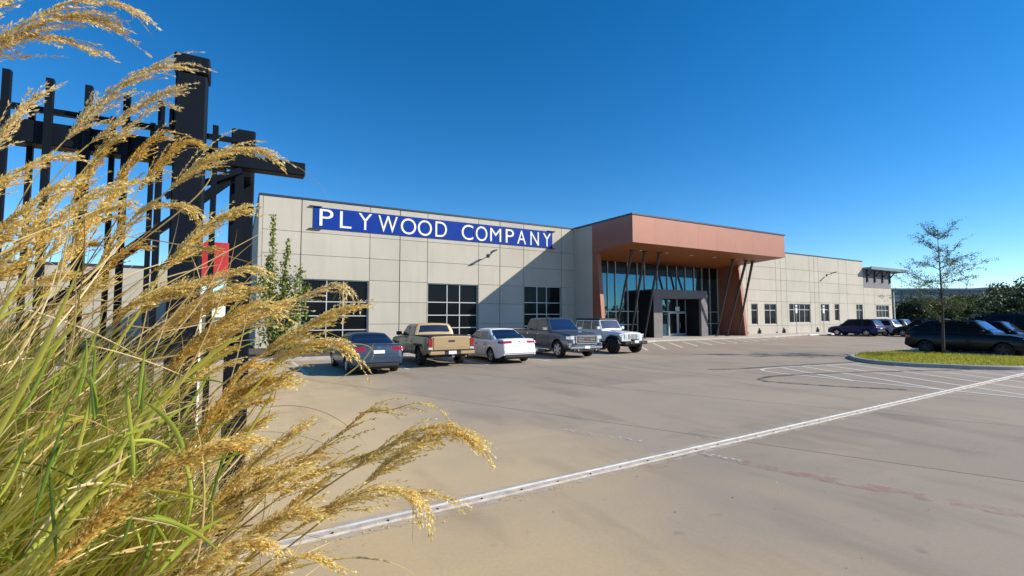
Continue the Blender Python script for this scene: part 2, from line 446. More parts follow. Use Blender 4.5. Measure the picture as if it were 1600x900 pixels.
for (x0, y0, x1, y1, nn) in ((5.05, 7.1, 5.75, 5.72, 9), (5.93, 4.86, 6.14, 4.28, 6)):
    b = MB()
    for k in range(nn):
        t = (k + .3) / nn; cx, cy = x0 + (x1 - x0) * t, y0 + (y1 - y0) * t
        s_ = strip([(cx - .02, cy - .03), (cx + .09 * random.uniform(.5, 1.2), cy + .05 * random.uniform(-.4, 1))], .045, .006)
        b.add(s_.v, s_.f)
        if k % 2:
            s_ = strip([(cx, cy), (cx + .02, cy + .11)], .03, .007); b.add(s_.v, s_.f)
    b.build('faded_lettering', M['oldline'], fl)
sk = thing('skid_marks', 'dark curved tyre marks crossing the white hatching', 'tyre marks', (17, 9, 0))
strip([(15.6, 12.3), (16.6, 11.85), (18.5, 11.7), (21, 11.4), (23.6, 11.1), (26, 10.9)], .22, .010).build('mark', M['tyre_mark'], sk)
strip([(24.2, 7.3), (21.5, 8.3), (19, 9.2), (17.2, 9.65), (15.5, 9.8), (14.6, 9.55), (14.25, 9.1), (14.5, 8.5), (15.0, 7.5), (15.6, 6.7), (16.0, 6.2)], .2, .012).build('mark', M['tyre_mark'], sk)

# sidewalk with kerb along the building, planting bed left of it
sw = MB()
sw.prism([(22.4, 27.2), (26.3, 27.0), (29.3, 28.0), (46, 28.3), (62, 31.1), (90, 31.1), (90, 32.99), (22.4, 32.99)], -0.1, 0.13)
sw.build('sidewalk', M['walk'], kind='structure')
bed = MB(); bed.prism([(-60, 24.4), (22.2, 24.4), (22.2, 32.99), (-60, 32.99)], -0.1, 0.10); bed.build('planting_bed', M['mulch'], kind='structure')
kb = MB(); kb.box(-60, 22.4, 24.1, 24.39, -0.1, 0.14, bev=.02); kb.box(22.21, 22.39, 24.4, 27.4, -.1, .139); kb.build('kerb', M['kerb'], kind='structure')

# grass island
isl = [(26.6, 12.6), (25.5, 12.1), (24.67, 11.5), (23.9, 10.75), (23.5, 9.87), (23.5, 9.0), (23.84, 8.3), (24.46, 7.2), (25.5, 6.25), (27, 5.8), (29.5, 5.8), (31, 6.3), (31.8, 7.2), (32.0, 8.5), (32.0, 11.2), (31.6, 12.3), (30.4, 13.0), (28.3, 13.1)]
def smooth_loop(p, it=2):
    for _ in range(it):
        q = []
        for k in range(len(p)):
            a, b = Vector(p[k]), Vector(p[(k + 1) % len(p)])
            q += [a.lerp(b, .25), a.lerp(b, .75)]
        p = q
    return [Vector(a) for a in p]
il = smooth_loop(isl); cen = Vector((28, 9.4))
def inset(p, d): return [a + (cen - a).normalized() * d for a in p]
kb = MB(); prof = [(0.0, -0.05), (0.0, .11), (.02, .14), (.05, .15), (.17, .15), (.18, .10)]
loops = [[(*q, z) for q in inset(il, d)] for d, z in prof]
for lo in loops: lo.append(lo[0])
kb.grid(loops); kb.build('kerb', M['kerb'], kind='structure', smooth=True, auto=30)
ins = inset(il, .16); b = MB(); b.prism([tuple(q) for q in ins], -.05, .125); b.build('island_soil', M['lawn'], kind='structure')

# ------------------------------------------------------------------ main building
D, HT = 33.0, 9.55
bl = thing('commercial_building', 'long pale concrete panel building with copper entrance canopy and dark windows', 'building', (25, 33, 0))
def wall_box(x0, x1, z0, z1, gl=.02, gr=.02, gb=.011, gt=.011, y=D):
    b = MB(); b.box(x0 + gl, x1 - gr, y, y + .11, z0 + gb, z1 - gt, bev=.008)
    return b.build('wall_panel', M['panel'], bl)
def window(x0, x1, z0, z1, cols, rows, y=D, fm='frame', gm='darkglass', deep=.16, fw=.06, name='window', swap=False):
    """aluminium frame set back in the opening, one pane per light"""
    w = MB(); yb = y + deep
    cs, rs = [x0] + cols + [x1], [z0] + rows + [z1]
    w.box(x0, x1, yb - .05, yb + .03, z0, z0 + fw); w.box(x0, x1, yb - .05, yb + .03, z1 - fw, z1)
    w.box(x0, x0 + fw, yb - .05, yb + .03, z0 + fw, z1 - fw); w.box(x1 - fw, x1, yb - .05, yb + .03, z0 + fw, z1 - fw)
    for c in cols: w.box(c - fw / 2, c + fw / 2, yb - .048, yb + .028, z0 + fw, z1 - fw)
    for k, r in enumerate(rs[1:-1]):
        for a, c in zip(cs[:-1], cs[1:]): w.box(a + fw * .5, c - fw * .5, yb - .046, yb + .026, r - fw / 2, r + fw / 2)
    o = w.build(name, M[fm], bl)
    for a, c in zip(cs[:-1], cs[1:]):
        for q, r in zip(rs[:-1], rs[1:]):
            p = MB(); t = random.uniform(-.004, .004); t2 = random.uniform(-.004, .004)
            p.add([(a, yb + t, q), (c, yb - t, q), (c, yb - t + t2, r), (a, yb + t + t2, r)], [(0, 1, 2, 3)])
            p.build('pane', M[gm], o, fix=False)
    return o

# openings: (x0, x1, z0, z1, mullion columns, transom rows)
LW = [(3.45, 7.68, .5, 4.42, [5.03, 6.08], [2.98, 2.06, 1.14]),
      (11.87, 15.88, .5, 4.42, [13.41, 14.41], [3.06, 2.12, 1.2]),
      (20.0, 23.64, .5, 4.50, [21.27, 22.21], [3.15, 2.21, 1.25])]
RW = [(49.3, 50.45, 1.15, 3.45, [], [2.75]), (51.7, 53.95, 1.15, 3.47, [52.85], [2.75]),
      (56.5, 60.9, 1.3, 3.55, [57.6, 58.7, 59.8], [2.85]), (63.3, 65.2, 1.4, 3.6, [64.25], [2.9]),
      (66.5, 67.6, 1.5, 3.64, [], [2.95]), (71.9, 73.6, 1.5, 3.66, [72.75], [2.9]), (77.3, 81.0, 1.9, 3.62, [78.2, 79.1, 80.05], [2.9])]
# backing wall behind the panels, cut out at the openings by building it from strips
back = MB()
def backing(x0, x1, z1, ops):
    xs = sorted({x0, x1} | {o[0] for o in ops} | {o[1] for o in ops})
    for a, b in zip(xs[:-1], xs[1:]):
        m = (a + b) / 2; o = [q for q in ops if q[0] < m < q[1]]
        if o:
            back.box(a, b, D + .06, D + .3, 0, o[0][2]); back.box(a, b, D + .06, D + .3, o[0][3], z1)
        else: back.box(a, b, D + .06, D + .3, 0, z1)
backing(1.22, 25.0, HT - .05, LW)
backing(44.0, 74.0, HT - .05, RW[:6])
backing(74.0, 82.0, 6.0, RW[6:])
back.box(25, 44, D + .25, D + .4, 7.3, HT - .05)
back.build('wall', M['joint'], bl)
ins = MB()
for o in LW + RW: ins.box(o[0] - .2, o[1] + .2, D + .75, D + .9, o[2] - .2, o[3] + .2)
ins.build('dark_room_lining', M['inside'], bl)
# left facade panels. wide joints between wall panels, fine reveals within them
xs = [1.2, 3.40, 7.72, 9.80, 11.83, 15.92, 17.77, 19.95, 23.68, 25.4]
wide = {9.80, 17.77, 3.40}
zl = [0, 1.5, 3.0, 4.46, 5.95, 7.40, HT - .06]
for k in range(len(xs) - 1):
    a, b = xs[k], xs[k + 1]
    gl = .026 if a in wide else .016; gr = .026 if b in wide else .016
    o = [q for q in LW if a < (q[0] + q[1]) / 2 < b]
    if o:
        q = o[0]
        wall_box(a, b, 0, q[2], gl, gr, gt=0)
        for z0, z1 in zip([q[3]] + zl[4:-1], zl[4:]):
            wall_box(a, b, z0, z1, gl, gr, gb=.0 if z0 == q[3] else .011)
        # jamb strips
        if q[0] - a > .02: wall_box(a, q[0], q[2], q[3], gl, 0, 0, 0)
        if b - q[1] > .02: wall_box(q[1], b, q[2], q[3], 0, gr, 0, 0)
    else:
        for z0, z1 in zip(zl[:-1], zl[1:]): wall_box(a, b, z0, z1, gl, gr)
for q in LW: window(*q)
# right facade
xr = [44.0, 46.3, 48.6, 51.1, 53.8, 54.95, 56.1, 60.9, 62.0, 62.95, 67.6, 69.7, 74.0]
zr = [0, 1.0, 3.75, 5.0, 6.25, 7.65, HT - .06]
def facade_right(xs, zs, ops, top):
    for a, b in zip(xs[:-1], xs[1:]):
        o = sorted([q for q in ops if q[0] > a - .4 and q[1] < b + .4])
        for z0, z1 in zip(zs[:-1], zs[1:]):
            if abs(z0 - 1.0) < .01 and o:
                cur = a
                for q in o:
                    if q[0] > cur + .02: wall_box(cur, q[0], z0, z1, .016 if cur == a else 0, 0)
                    wall_box(max(q[0], a + .016), min(q[1], b - .016), z0, q[2], 0, 0, .011, 0); wall_box(max(q[0], a + .016), min(q[1], b - .016), q[3], z1, 0, 0, 0, .011)
                    cur = q[1]
                if cur < b - .03: wall_box(cur, b, z0, z1, 0, .016)
            else: wall_box(a, b, z0, z1)
xr = [44.0, 46.3, 48.6, 54.0, 54.95, 56.1, 61.0, 62.0, 62.95, 67.7, 69.7, 74.0]
facade_right(xr, zr, RW[:6], HT)
for q in RW: window(*q, deep=.13, fw=.06)
# lower end wing with a projecting roof on brackets
facade_right([74.0, 76.9, 82.0], [0, 1.0, 3.75, 5.0, 6.0], RW[6:], 6)
b = MB()
for k in range(5):
    x0 = 74.03 + k * 1.594; b.box(x0 + .008, x0 + 1.586, D + .05, D + .15, 6.02, 8.5)
b.build('upper_siding', M['greypanel'], bl)
b = MB(); b.box(74.06, 84.7, 32.05, 60, 8.5, 8.72); b.box(74.05, 84.8, 31.95, 32.048, 8.42, 8.82); b.box(84.701, 84.8, 32.05, 60, 8.42, 8.82)
o = b.build('wing_roof', M['bluegrey'], bl)
for x in (75.2, 77.3, 79.5, 81.6):
    b = MB(); b.bar((x, D - .12, 7.6), (x, 32.2, 8.46), .12, .14); b.bar((x, D - .06, 6.8), (x, D - .06, 8.48), .22, .12); b.build('roof_bracket', M['coping'], o)
b = MB(); b.box(81.7, 82, D + .3, 62, 0, 8.5); b.box(74, 81.69, 60, 60.2, 0, 8.5); b.build('side_wall', M['panel'], bl)
# the long body behind the facade: side wall panels, roof, coping
b = MB(); b.box(1.0, 1.199, D, 72, 0, HT - .06); b.box(1.2, 74, 71.8, 72, 0, HT - .06); b.box(73.8, 73.99, D + .31, 71.79, 0, HT - .06); b.build('side_wall', M['panel'], bl)
b = MB(); b.box(1.2, 73.8, D + .4, 71.79, HT - .7, HT - .4); b.build('roof', M['roof'], bl)
b = MB(); b.box(.95, 25, D - .035, D + .36, HT - .055, HT + .07); b.build('coping', M['coping'], bl)
b = MB(); b.box(44, 74.04, D - .035, D + .36, HT - .055, HT + .07)
b.build('coping', M['coping'], bl)
b = MB(); b.box(.95, 1.35, D + .361, 72, HT - .055, HT + .07); b.build('coping', M['coping'], bl)
b = MB(); b.box(73.7, 74.04, D + .361, 72, HT - .055, HT + .07); b.build('coping', M['coping'], bl)
for x in (50.6, 55.25, 62.3, 68.5):
    b = MB(); b.box(x - .11, x + .11, D - .2, D - .004, .13, .55, bev=.03); b.tube([(x, D - .1, .5), (x, D - .02, .75)], .05); b.build('downspout_boot', M['plastic'], bl)

# entrance block: concrete return wall, fins, canopy
CX0, CX1, CY = 25.0, 44.0, 25.93
b = MB(); b.box(CX0, CX0 + .25, 30.56, D - .002, 0, HT - .06, bev=.01); b.build('return_wall', M['panel'], bl)
cp = MB()
n = 8
for k in range(n):
    x0 = CX0 + (CX1 - CX0) * k / n; x1 = CX0 + (CX1 - CX0) * (k + 1) / n
    p = MB(); p.box(x0 + .003, x1 - .003, CY, CY + .06, 7.47, HT - .03); 
    cp.add(p.v, p.f)
can = cp.build('canopy_fascia', M['copper'], bl)
# side cheeks: deeper towards the wall because the soffit slopes down
for x0, x1 in ((CX0 - .01, CX0 + .12), (CX1 - .12, CX1 + .01)):
    b = MB(); b.add([(x, y, z) for x in (x0, x1) for y, z in ((CY + .061, 7.475), (30.55, 7.17), (30.55, HT - .03), (CY + .061, HT - .03))],
          [(0, 1, 2, 3), (7, 6, 5, 4), (0, 4, 5, 1), (1, 5, 6, 2), (2, 6, 7, 3), (3, 7, 4, 0)])
    b.build('canopy_cheek', M['copper'], bl)
b = MB(); b.box(CX0 - .06, CX1 + .06, CY - .05, CY + .12, HT - .029, HT + .09); b.box(CX0 - .06, CX0 + .2, CY + .121, D - .04, HT - .029, HT + .085); b.box(CX1 - .2, CX1 + .06, CY + .121, D - .04, HT - .029, HT + .085); b.build('canopy_coping', M['coping'], bl)
sof = MB()
nb = 19
for k in range(nb):
    x0 = CX0 + .13 + (CX1 - CX0 - .26) * k / nb; x1 = CX0 + .13 + (CX1 - CX0 - .26) * (k + 1) / nb
    y0, y1, z0, z1 = CY + .062, D + .2, 7.472, 7.01
    sof.add([(x0 + .008, y0, z0), (x1 - .008, y0, z0), (x1 - .008, y1, z1), (x0 + .008, y1, z1), (x0 + .008, y0, z0 + .06), (x1 - .008, y0, z0 + .06), (x1 - .008, y1, z1 + .06), (x0 + .008, y1, z1 + .06)],
            [(0, 3, 2, 1), (4, 5, 6, 7), (0, 1, 5, 4), (1, 2, 6, 5), (2, 3, 7, 6), (3, 0, 4, 7)])
sf = sof.build('soffit', M['soffit'], bl)
b = MB(); b.box(CX0 + .13, CX1 - .13, CY + .07, D + .2, 7.6, 7.7); b.box(CX0 + .2, CX1 - .2, CY + .2, D + .2, HT - .3, HT - .2); b.build('canopy_deck', M['roof'], bl)
for x in (28, 31, 34, 37, 40):
    b = MB(); zc = 7.472 - (28.2 - CY) * .065; b.tube([(x, 28.2, zc - .035), (x, 28.2, zc - .004)], [.14, .15], 12); b.build('downlight', M['frame'], sf)
def fin(x0, x1, yb, yt):
    b = MB()
    b.add([(x, y, z) for x in (x0, x1) for y, z in ((yb, .125), (30.55, .125), (30.55, 7.165), (yt, 7.2))],
          [(0, 1, 2, 3), (7, 6, 5, 4), (0, 4, 5, 1), (1, 5, 6, 2), (2, 6, 7, 3), (3, 7, 4, 0)])
    return b
b = fin(CX0 - .012, CX0 + .35, 29.3, 29.95); b.box(CX0 + .251, CX0 + .35, 30.552, D, .125, 7.1); b.build('copper_fin', M['copper'], bl)
b = MB(); b.add([(x, y, z) for x in (CX1 - .35, CX1 + .012) for y, z in ((29.9, .125), (D - .005, .125), (D - .005, 7.05), (30.5, 7.18))],
                [(0, 1, 2, 3), (7, 6, 5, 4), (0, 4, 5, 1), (1, 5, 6, 2), (2, 6, 7, 3), (3, 7, 4, 0)]); b.build('copper_fin', M['copper'], bl)
# curtain wall
cw = MB(); GY = D
gx = [CX0 + .35, 27.0, 28.67, 29.58, 31.05, 32.24, 33.2, 34.87, 36.2, 37.5, 38.72, 40.0, 41.2, 42.4, CX1 - .35]
gz = [.13, 1.3, 2.5, 4.7, 5.9, 7.0]
for x in gx: cw.box(x - .022, x + .022, GY - .10, GY + .06, .13, 7.0)
for z in gz[:3]:
    for a, c in zip(gx[:-1], gx[1:]):
        if z == 1.3 and 32 < a < 40.2: continue
        cw.box(a + .023, c - .023, GY - .09, GY + .05, z - .03 if z > .2 else z, z + .03)
cwo = cw.build('curtain_wall', M['frame'], bl)
for a, c in zip(gx[:-1], gx[1:]):
    for q, r in zip(gz[:-1], gz[1:]):
        if q < 2.4 and 36.1 < a < 38.6: continue
        p = MB(); t = random.uniform(-.003, .003); p.add([(a, GY + t, q), (c, GY - t, q), (c, GY - t, r), (a, GY + t, r)], [(0, 1, 2, 3)]); p.build('pane', M['darkglass' if q > 5.8 else 'blueglass'], cwo, fix=False)  # top row in dark glass imitates the soffit's dark reflection
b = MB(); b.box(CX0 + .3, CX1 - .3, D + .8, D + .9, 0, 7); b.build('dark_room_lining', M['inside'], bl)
# portal
PX0, PX1, PY = 32.4, 39.65, 31.1
b = MB(); b.box(PX0, 33.5, PY, GY - .11, .13, 4.5, bev=.01); b.box(38.7, PX1, PY, GY - .11, .13, 4.5, bev=.01); b.box(33.502, 38.698, PY + .003, GY - .11, 3.72, 4.497, bev=.01)
po = b.build('entrance_portal', M['portal'], bl)
for n_, x0, x1 in (('outer_cladding', PX0 - .03, PX0 - .004), ('inner_cladding', 33.504, 33.53), ('inner_cladding', 38.67, 38.696)):
    b = MB(); b.box(x0, x1, PY + (.02 if n_[0] == 'o' else .25), GY - .12, .135, 4.4 if n_[0] == 'o' else 3.71); b.build(n_, M['blackclad'], po)
for k, x0 in enumerate((36.24, 37.49)):
    x1 = x0 + 1.22; b = MB(); yd = GY - .14
    b.box(x0, x0 + .13, yd, yd + .06, .14, 2.44); b.box(x1 - .13, x1, yd, yd + .06, .14, 2.44); b.box(x0 + .13, x1 - .13, yd, yd + .06, .14, .38); b.box(x0 + .13, x1 - .13, yd, yd + .06, 2.32, 2.44)
    d = b.build('door', M['frame'], bl)
    p = MB(); p.add([(x0 + .12, yd + .03, .3), (x1 - .12, yd + .03, .3), (x1 - .12, yd + .03, 2.4), (x0 + .12, yd + .03, 2.4)], [(0, 1, 2, 3)]); p.build('pane', M['darkglass'], d, fix=False)
    hx = x1 - .2 if k == 0 else x0 + .2
    h = MB(); h.tube([(hx, yd - .08, .95), (hx, yd - .08, 1.45)], .02); h.box(hx - .012, hx + .012, yd - .08, yd, 1.0, 1.03); h.box(hx - .012, hx + .012, yd - .08, yd, 1.38, 1.41); h.build('handle', M['galv'], d)
b = MB(); b.box(37.2, 37.75, GY - .125, GY - .102, 2.58, 2.98); nm = b.build('number_plate', M['white'], bl)
# slanted struts in two groups of three
for x, xt in ((27.13, 27.22), (28.9, 28.6), (30.5, 30.25), (39.9, 39.8), (41.5, 41.7), (43.2, 42.7)):
    b = MB(); yt = 28.3; zt = 7.472 - (yt - CY) * .065
    b.tube([(x, 30.4, .13), (x + (xt - x) * .5, 29.35, 3.8), (xt, yt, zt + .02)], [.055, .10, .12], 10)
    o = b.build('strut', M['strut'], bl, smooth=True, auto=40)
    q = MB(); q.box(x - .15, x + .15, 30.25, 30.55, .131, .16, bev=.01); q.box(xt - .17, xt + .17, yt - .17, yt + .17, zt - .05, zt - .012); q.build('foot_plate', M['strut'], o)

# wall sign with raised letters
sg = thing('wall_sign', 'long blue sign reading PLYWOOD COMPANY in white letters on the concrete wall', 'sign', (13.4, 32.9, 7.7))
b = MB(); b.box(4.1, 22.72, D - .05, D - .012, 7.70, 9.10, bev=.008); b.build('board', M['signblue'], sg)
def glyph(ch):
    cu = bpy.data.curves.new('glyph', 'FONT'); cu.body = ch; cu.resolution_u = 5
    o = bpy.data.objects.new('glyph', cu); COL.objects.link(o)
    me = bpy.data.meshes.new_from_object(o.evaluated_get(bpy.context.evaluated_depsgraph_get()))
    bpy.data.objects.remove(o); bpy.data.curves.remove(cu)
    return me
def letter(ch, x0, x1, z0, z1, y, depth, m, parent, bold=0.0):
    me = glyph(ch); o3 = ORG[parent.name]
    bm = bmesh.new(); bm.from_mesh(me)
    bmesh.ops.remove_doubles(bm, verts=bm.verts, dist=1e-5)
    if parent.name.startswith('wall_sign'):
        bm.normal_update()
        for e in [e for e in bm.edges if e.is_boundary]: e.tag = True
        mv = {}
        for v in bm.verts:
            bd = [e for e in v.link_edges if e.is_boundary]
            if len(bd) == 2:
                ns = []
                for e in bd:
                    o_ = e.other_vert(v).co; d_ = (o_ - v.co); f_ = e.link_faces[0]; n_ = Vector((-d_.y, d_.x, 0)).normalized()
                    if n_.dot(f_.calc_center_median() - v.co) < 0: n_ = -n_
                    ns.append(n_)
                m_ = ns[0] + ns[1]
                if m_.length > .3: mv[v] = m_.normalized() * .004 / max(.5, m_.length / 2)
        for v, d_ in mv.items(): v.co += d_
    ax = [v.co.x for v in bm.verts]; ay = [v.co.y for v in bm.verts]
    x_0, x_1, y_0, y_1 = min(ax), max(ax), min(ay), max(ay)
    for v in bm.verts:
        v.co = Vector((x0 + (v.co.x - x_0) / (x_1 - x_0) * (x1 - x0), y, z0 + (v.co.y - y_0) / (y_1 - y_0) * (z1 - z0))) - o3
    r = bmesh.ops.extrude_face_region(bm, geom=bm.faces[:])
    for e in r['geom']:
        if isinstance(e, bmesh.types.BMVert): e.co.y -= depth
    bmesh.ops.recalc_face_normals(bm, faces=bm.faces)
    bm.to_mesh(me); bm.free(); me.name = 'letter'
    me.materials.clear(); me.materials.append(m)
    ob = bpy.data.objects.new('letter', me); COL.objects.link(ob); ob.parent = parent; ORG[ob.name] = o3
    return ob
for ch, a, c, z1, z0 in (('P', 4.46, 5.31, 9.0, 7.9), ('L', 5.73, 6.47, 8.98, 7.87), ('Y', 6.92, 7.82, 8.99, 7.87), ('W', 8.25, 9.59, 8.98, 7.84), ('O', 9.82, 10.94, 8.96, 7.82), ('O', 11.06, 12.12, 8.95, 7.82), ('D', 12.39, 13.29, 8.97, 7.84),
                         ('C', 14.47, 15.43, 8.95, 7.80), ('O', 15.64, 16.63, 8.94, 7.80), ('M', 16.88, 17.84, 8.9, 7.86), ('P', 18.25, 19.01, 8.93, 7.85), ('A', 19.31, 20.12, 8.93, 7.84), ('N', 20.55, 21.36, 8.94, 7.83), ('Y', 21.78, 22.55, 8.91, 7.84)):
    letter(ch, a, c, z0, z1, D - .051, .02, M['white'], sg)
for x0, x1 in ((3.85, 4.6), (22.2, 23.0)):
    for z in (9.11, 7.65):
        b = MB(); b.box(x0, x1, D - .13, D - .014, z, z + .05); b.build('bracket', M['coping'], sg)
letter('3', 37.27, 37.45, 2.65, 2.91, GY - .126, .004, M['grey_txt'], nm); letter('3', 37.5, 37.68, 2.65, 2.91, GY - .126, .004, M['grey_txt'], nm)

# wall lamps
def wall_lamp(x, z, label):
    t = thing('wall_lamp', label, 'lamp', (x, D, z), group='wall lamps on the facade')
    b = MB(); b.box(x - .12, x + .12, D - .06, D - .004, z - .13, z + .13, bev=.015); b.build('wall_plate', M['coping'], t)
    b = MB(); b.tube([(x, D - .05, z), (x, D - .35, z + .06), (x, D - .6, z + .12)], .035, 8); b.build('arm', M['coping'], t, smooth=True)
    b = MB(); b.add([(x + s * w, D - y, z + zz) for y, w, zz in ((.55, .14, .10), (1.15, .19, .2)) for s in (-1, 1) for zz in (zz, zz + .09)],
                    [(0, 1, 3, 2), (4, 6, 7, 5), (0, 2, 6, 4), (1, 5, 7, 3), (0, 4, 5, 1), (2, 3, 7, 6)]); b.build('lamp_head', M['coping'], t)
wall_lamp(16.75, 6.72, 'dark wall lamp on the concrete wall below the word COMPANY')
wall_lamp(64.9, 7.3, 'dark wall lamp on the plain wall right of the copper canopy')

# neighbours in the distance
t = thing('warehouse', 'pale distant warehouse seen through the black fence on the left', 'building', (-30, 70, 0))
b = MB(); b.box(-70, -6, 60, 85, 0, 6.9); b.build('wall', M['panel'], t)
b = MB(); b.box(-70.1, -5.9, 59.9, 85.1, 6.9, 7.1); b.build('roof_edge', M['coping'], t)
b = MB()
for x in range(-66, -8, 9): b.box(x, x + .06, 59.97, 59.998, 0, 6.88)
b.build('wall_joint', M['joint'], t, kind='stuff')
t = thing('shed_building', 'long low blue grey shed beyond the trees on the right', 'building', (190, 65, 0), R(-30))
ORG.pop(t.name)
b = MB(); b.box(-16, 15.2, -2, 14, 0, 10.3); b.build('wall', M['bluegrey'], t)
b = MB(); b.box(-16.2, 15.4, -2.3, 14.3, 10.3, 10.8); b.build('roof', M['bluegrey'], t)
b = MB(); b.box(15.5, 24, -1, 10, 0, 11.2); b.build('end_block', M['panel'], t)
for k in range(10):
    b = MB(); b.box(-15 + k * 3, -14.9 + k * 3, -2.06, -2.003, 0, 10.2); b.build('wall_seam', M['coping'], t)
t = thing('lamp_post', 'slim white lamp post beyond the far end of the building', 'lamp post', (88.9, 35.5, 0))
b = MB(); b.tube([(88.9, 35.5, 0), (88.9, 35.5, 5.9)], [.11, .07], 8); b.build('pole', M['white'], t)
b = MB(); b.box(88.4, 89.4, 35.3, 35.7, 5.9, 6.05, bev=.03); b.build('lamp_head', M['coping'], t)

# accessible parking sign posts
for x, y, zt, lab in ((52.6, 30.0, 3.3, 'thin sign post with small white plate in front of the four light window'), (58.0, 30.0, 3.3, 'thin sign post with small white plate nearest the dark blue car')):
    t = thing('sign_post', lab, 'sign', (x, y, .13), group='parking sign posts on the sidewalk')
    b = MB(); b.tube([(x, y, .1), (x, y, zt)], .03, 6); b.build('pole', M['galv'], t)
    b = MB(); b.box(x - .16, x + .16, y - .05, y - .032, zt - .9, zt, bev=.004); b.build('sign_plate', M['white'], t)
    b = MB(); b.box(x - .12, x + .12, y - .054, y - .0502, zt - .33, zt - .18); b.build('blue_symbol_panel', M['signblue'], t)
# wheel stops
for k, (x, y) in enumerate(((53.8, 28.9), (57.4, 28.9))):
    b = MB(); b.box(x - .9, x + .9, y - .09, y + .09, 0, .12, bev=.03)
    tag(b.build('wheel_stop', M['white']), ('white concrete wheel stop before the nearer sign post', 'white concrete wheel stop in front of the dark blue car')[k], 'wheel stop', 'concrete wheel stops')

# ------------------------------------------------------------------ sliding gate in the foreground
gp = thing('gate_post', 'tall black square steel post with cap, the taller of the pair', 'gate post', (-.36, 4.5, 0), group='black gate posts')
b = MB(); b.box(-.463, -.257, 4.40, 4.60, 0, 3.9, bev=.012); b.build('shaft', M['black'], gp)
b = MB(); b.box(-.477, -.243, 4.386, 4.614, 3.901, 4.04, bev=.01); b.build('cap', M['black'], gp)
b = MB(); b.box(-.497, -.464, 4.43, 4.57, 3.45, 3.62, bev=.01); b.build('bracket', M['black'], gp)
gp2 = thing('gate_post', 'shorter black square steel post beside the end of the gate beam', 'gate post', (0, 5.6, 0), group='black gate posts')
b = MB(); b.box(-.10, .115, 5.5, 5.7, 0, 3.9, bev=.012); b.build('shaft', M['black'], gp2)
b = MB(); b.box(-.085, .09, 5.2, 5.5, 3.33, 3.5, bev=.01); b.build('roller_bracket', M['black'], gp2)
gt = thing('sliding_gate', 'black steel picket sliding gate standing open behind the tall grass', 'gate', (-3, 5, 0))
GX0, GX1 = -6.5, .53
b = MB(); b.box(GX0, -.12, 4.92, 5.08, 3.32, 3.50, bev=.008); b.build('top_beam', M['black'], gt)
b = MB(); b.box(-.119, GX1, 4.93, 5.07, 3.35, 3.475, bev=.008); b.build('guide_arm', M['black'], gt)
b = MB(); b.box(GX0, .0, 4.975, 5.025, 3.59, 3.63); b.build('top_rail', M['black'], gt)
b = MB(); b.box(GX0, .0, 4.94, 5.06, .12, .26); b.build('bottom_beam', M['black'], gt)
b = MB(); b.box(GX0, .0, 4.97, 5.03, 1.7, 1.76); b.build('middle_rail', M['black'], gt)
x = -.36
k = 0
for x, zt in ((-.60, 3.81), (-.83, 3.82), (-1.07, 3.83), (-1.30, 3.83), (-1.54, 3.84), (-1.79, 3.84), (-2.04, 3.84), (-2.29, 3.84), (-2.54, 3.84), (-2.79, 3.84), (-.21, 3.68)):
    b = MB(); w = .022; b.box(x - w, x + w, 4.872, 4.918, .1, zt); b.build('picket', M['black'], gt)
for x in (-.68, -.95, -1.15, -1.45):
    b = MB(); b.box(x - .018, x + .018, 5.082, 5.115, .1, 3.68); b.build('picket', M['black'], gt)
b = MB(); b.bar((-1.6, 5.02, 1.75), (-.02, 5.02, 3.32), .07, .05, 0, (0, 1, 0)); b.build('brace', M['black'], gt)
b = MB(); b.bar((-.56, 4.96, 3.02), (0.0, 4.96, 3.33), .05, .05, 0, (0, 1, 0)); b.build('brace', M['black'], gt)
b = MB(); b.box(-.05, .02, 4.97, 5.03, .26, 3.31); b.build('end_stile', M['black'], gt); b = MB(); b.box(-6.5, -6.42, 4.97, 5.03, .26, 3.31); b.build('end_stile', M['black'], gt)
gs = thing('red_sign', 'red square sign plate on a thin white pole between the black posts', 'sign', (-.30, 5.3, 0))
b = MB(); b.box(-.52, -.085, 5.27, 5.282, 2.36, 2.70, bev=.004); b.build('sign_plate', M['red'], gs)
b = MB(); b.tube([(-.30, 5.31, 0), (-.30, 5.31, 2.68)], .018, 8); b.build('pole', M['white'], gs)

# gate track: pale concrete strip with a steel rail and anchor bolts
tr = thing('gate_track', 'pale raised strip with steel gate rail running across the driveway', 'gate track', (5, 5, 0))
def tp(s): # point along the track
    return Vector((-6 + s, 4.50 + .0445 * s, 0))
strip([tuple(tp(k * 1.2).xy) for k in range(32)], .40, .0042).build('cement_dust', worn('pale_cement_dust', (.55, .49, .41), .42, 7, .9, (.5, 1, 1)), tr)
b = MB(); rows = [[] for _ in range(4)]
for k in range(60):
    s_ = k * .62; p = tp(s_); wv = .006 * math.sin(k * 1.7)
    for r, (dy, z) in enumerate(((-.085 + wv, .001), (-.06 + wv, .018), (.06, .018), (.085, .001))): rows[r].append((p.x, p.y + dy, z))
b.grid(rows); M['strip'] = mat('pale_mortar_strip', (.52, .46, .38), .85, col2=(.38, .32, .26), scale=9, bump=.4, bscale=50)
b.build('mortar_strip', M['strip'], tr)
b = MB(); rows = [[] for _ in range(4)]
for k in range(60):
    p = tp(k * .62)
    for r, (dy, z) in enumerate(((.02, .0185), (.028, .036), (.042, .036), (.05, .0185))): rows[r].append((p.x, p.y + dy, z))
b.grid(rows); b.build('rail', mat('worn_rail_steel', (.46, .46, .45), .65, .1, col2=(.33, .34, .35), scale=6), tr)
for k in range(46):
    p = tp(6.3 + k * .52); b = MB(); b.tube([(p.x, p.y - .05, .012), (p.x, p.y - .05, .026)], [.013, .011], 6); b.build('bolt', M['plastic'], tr)

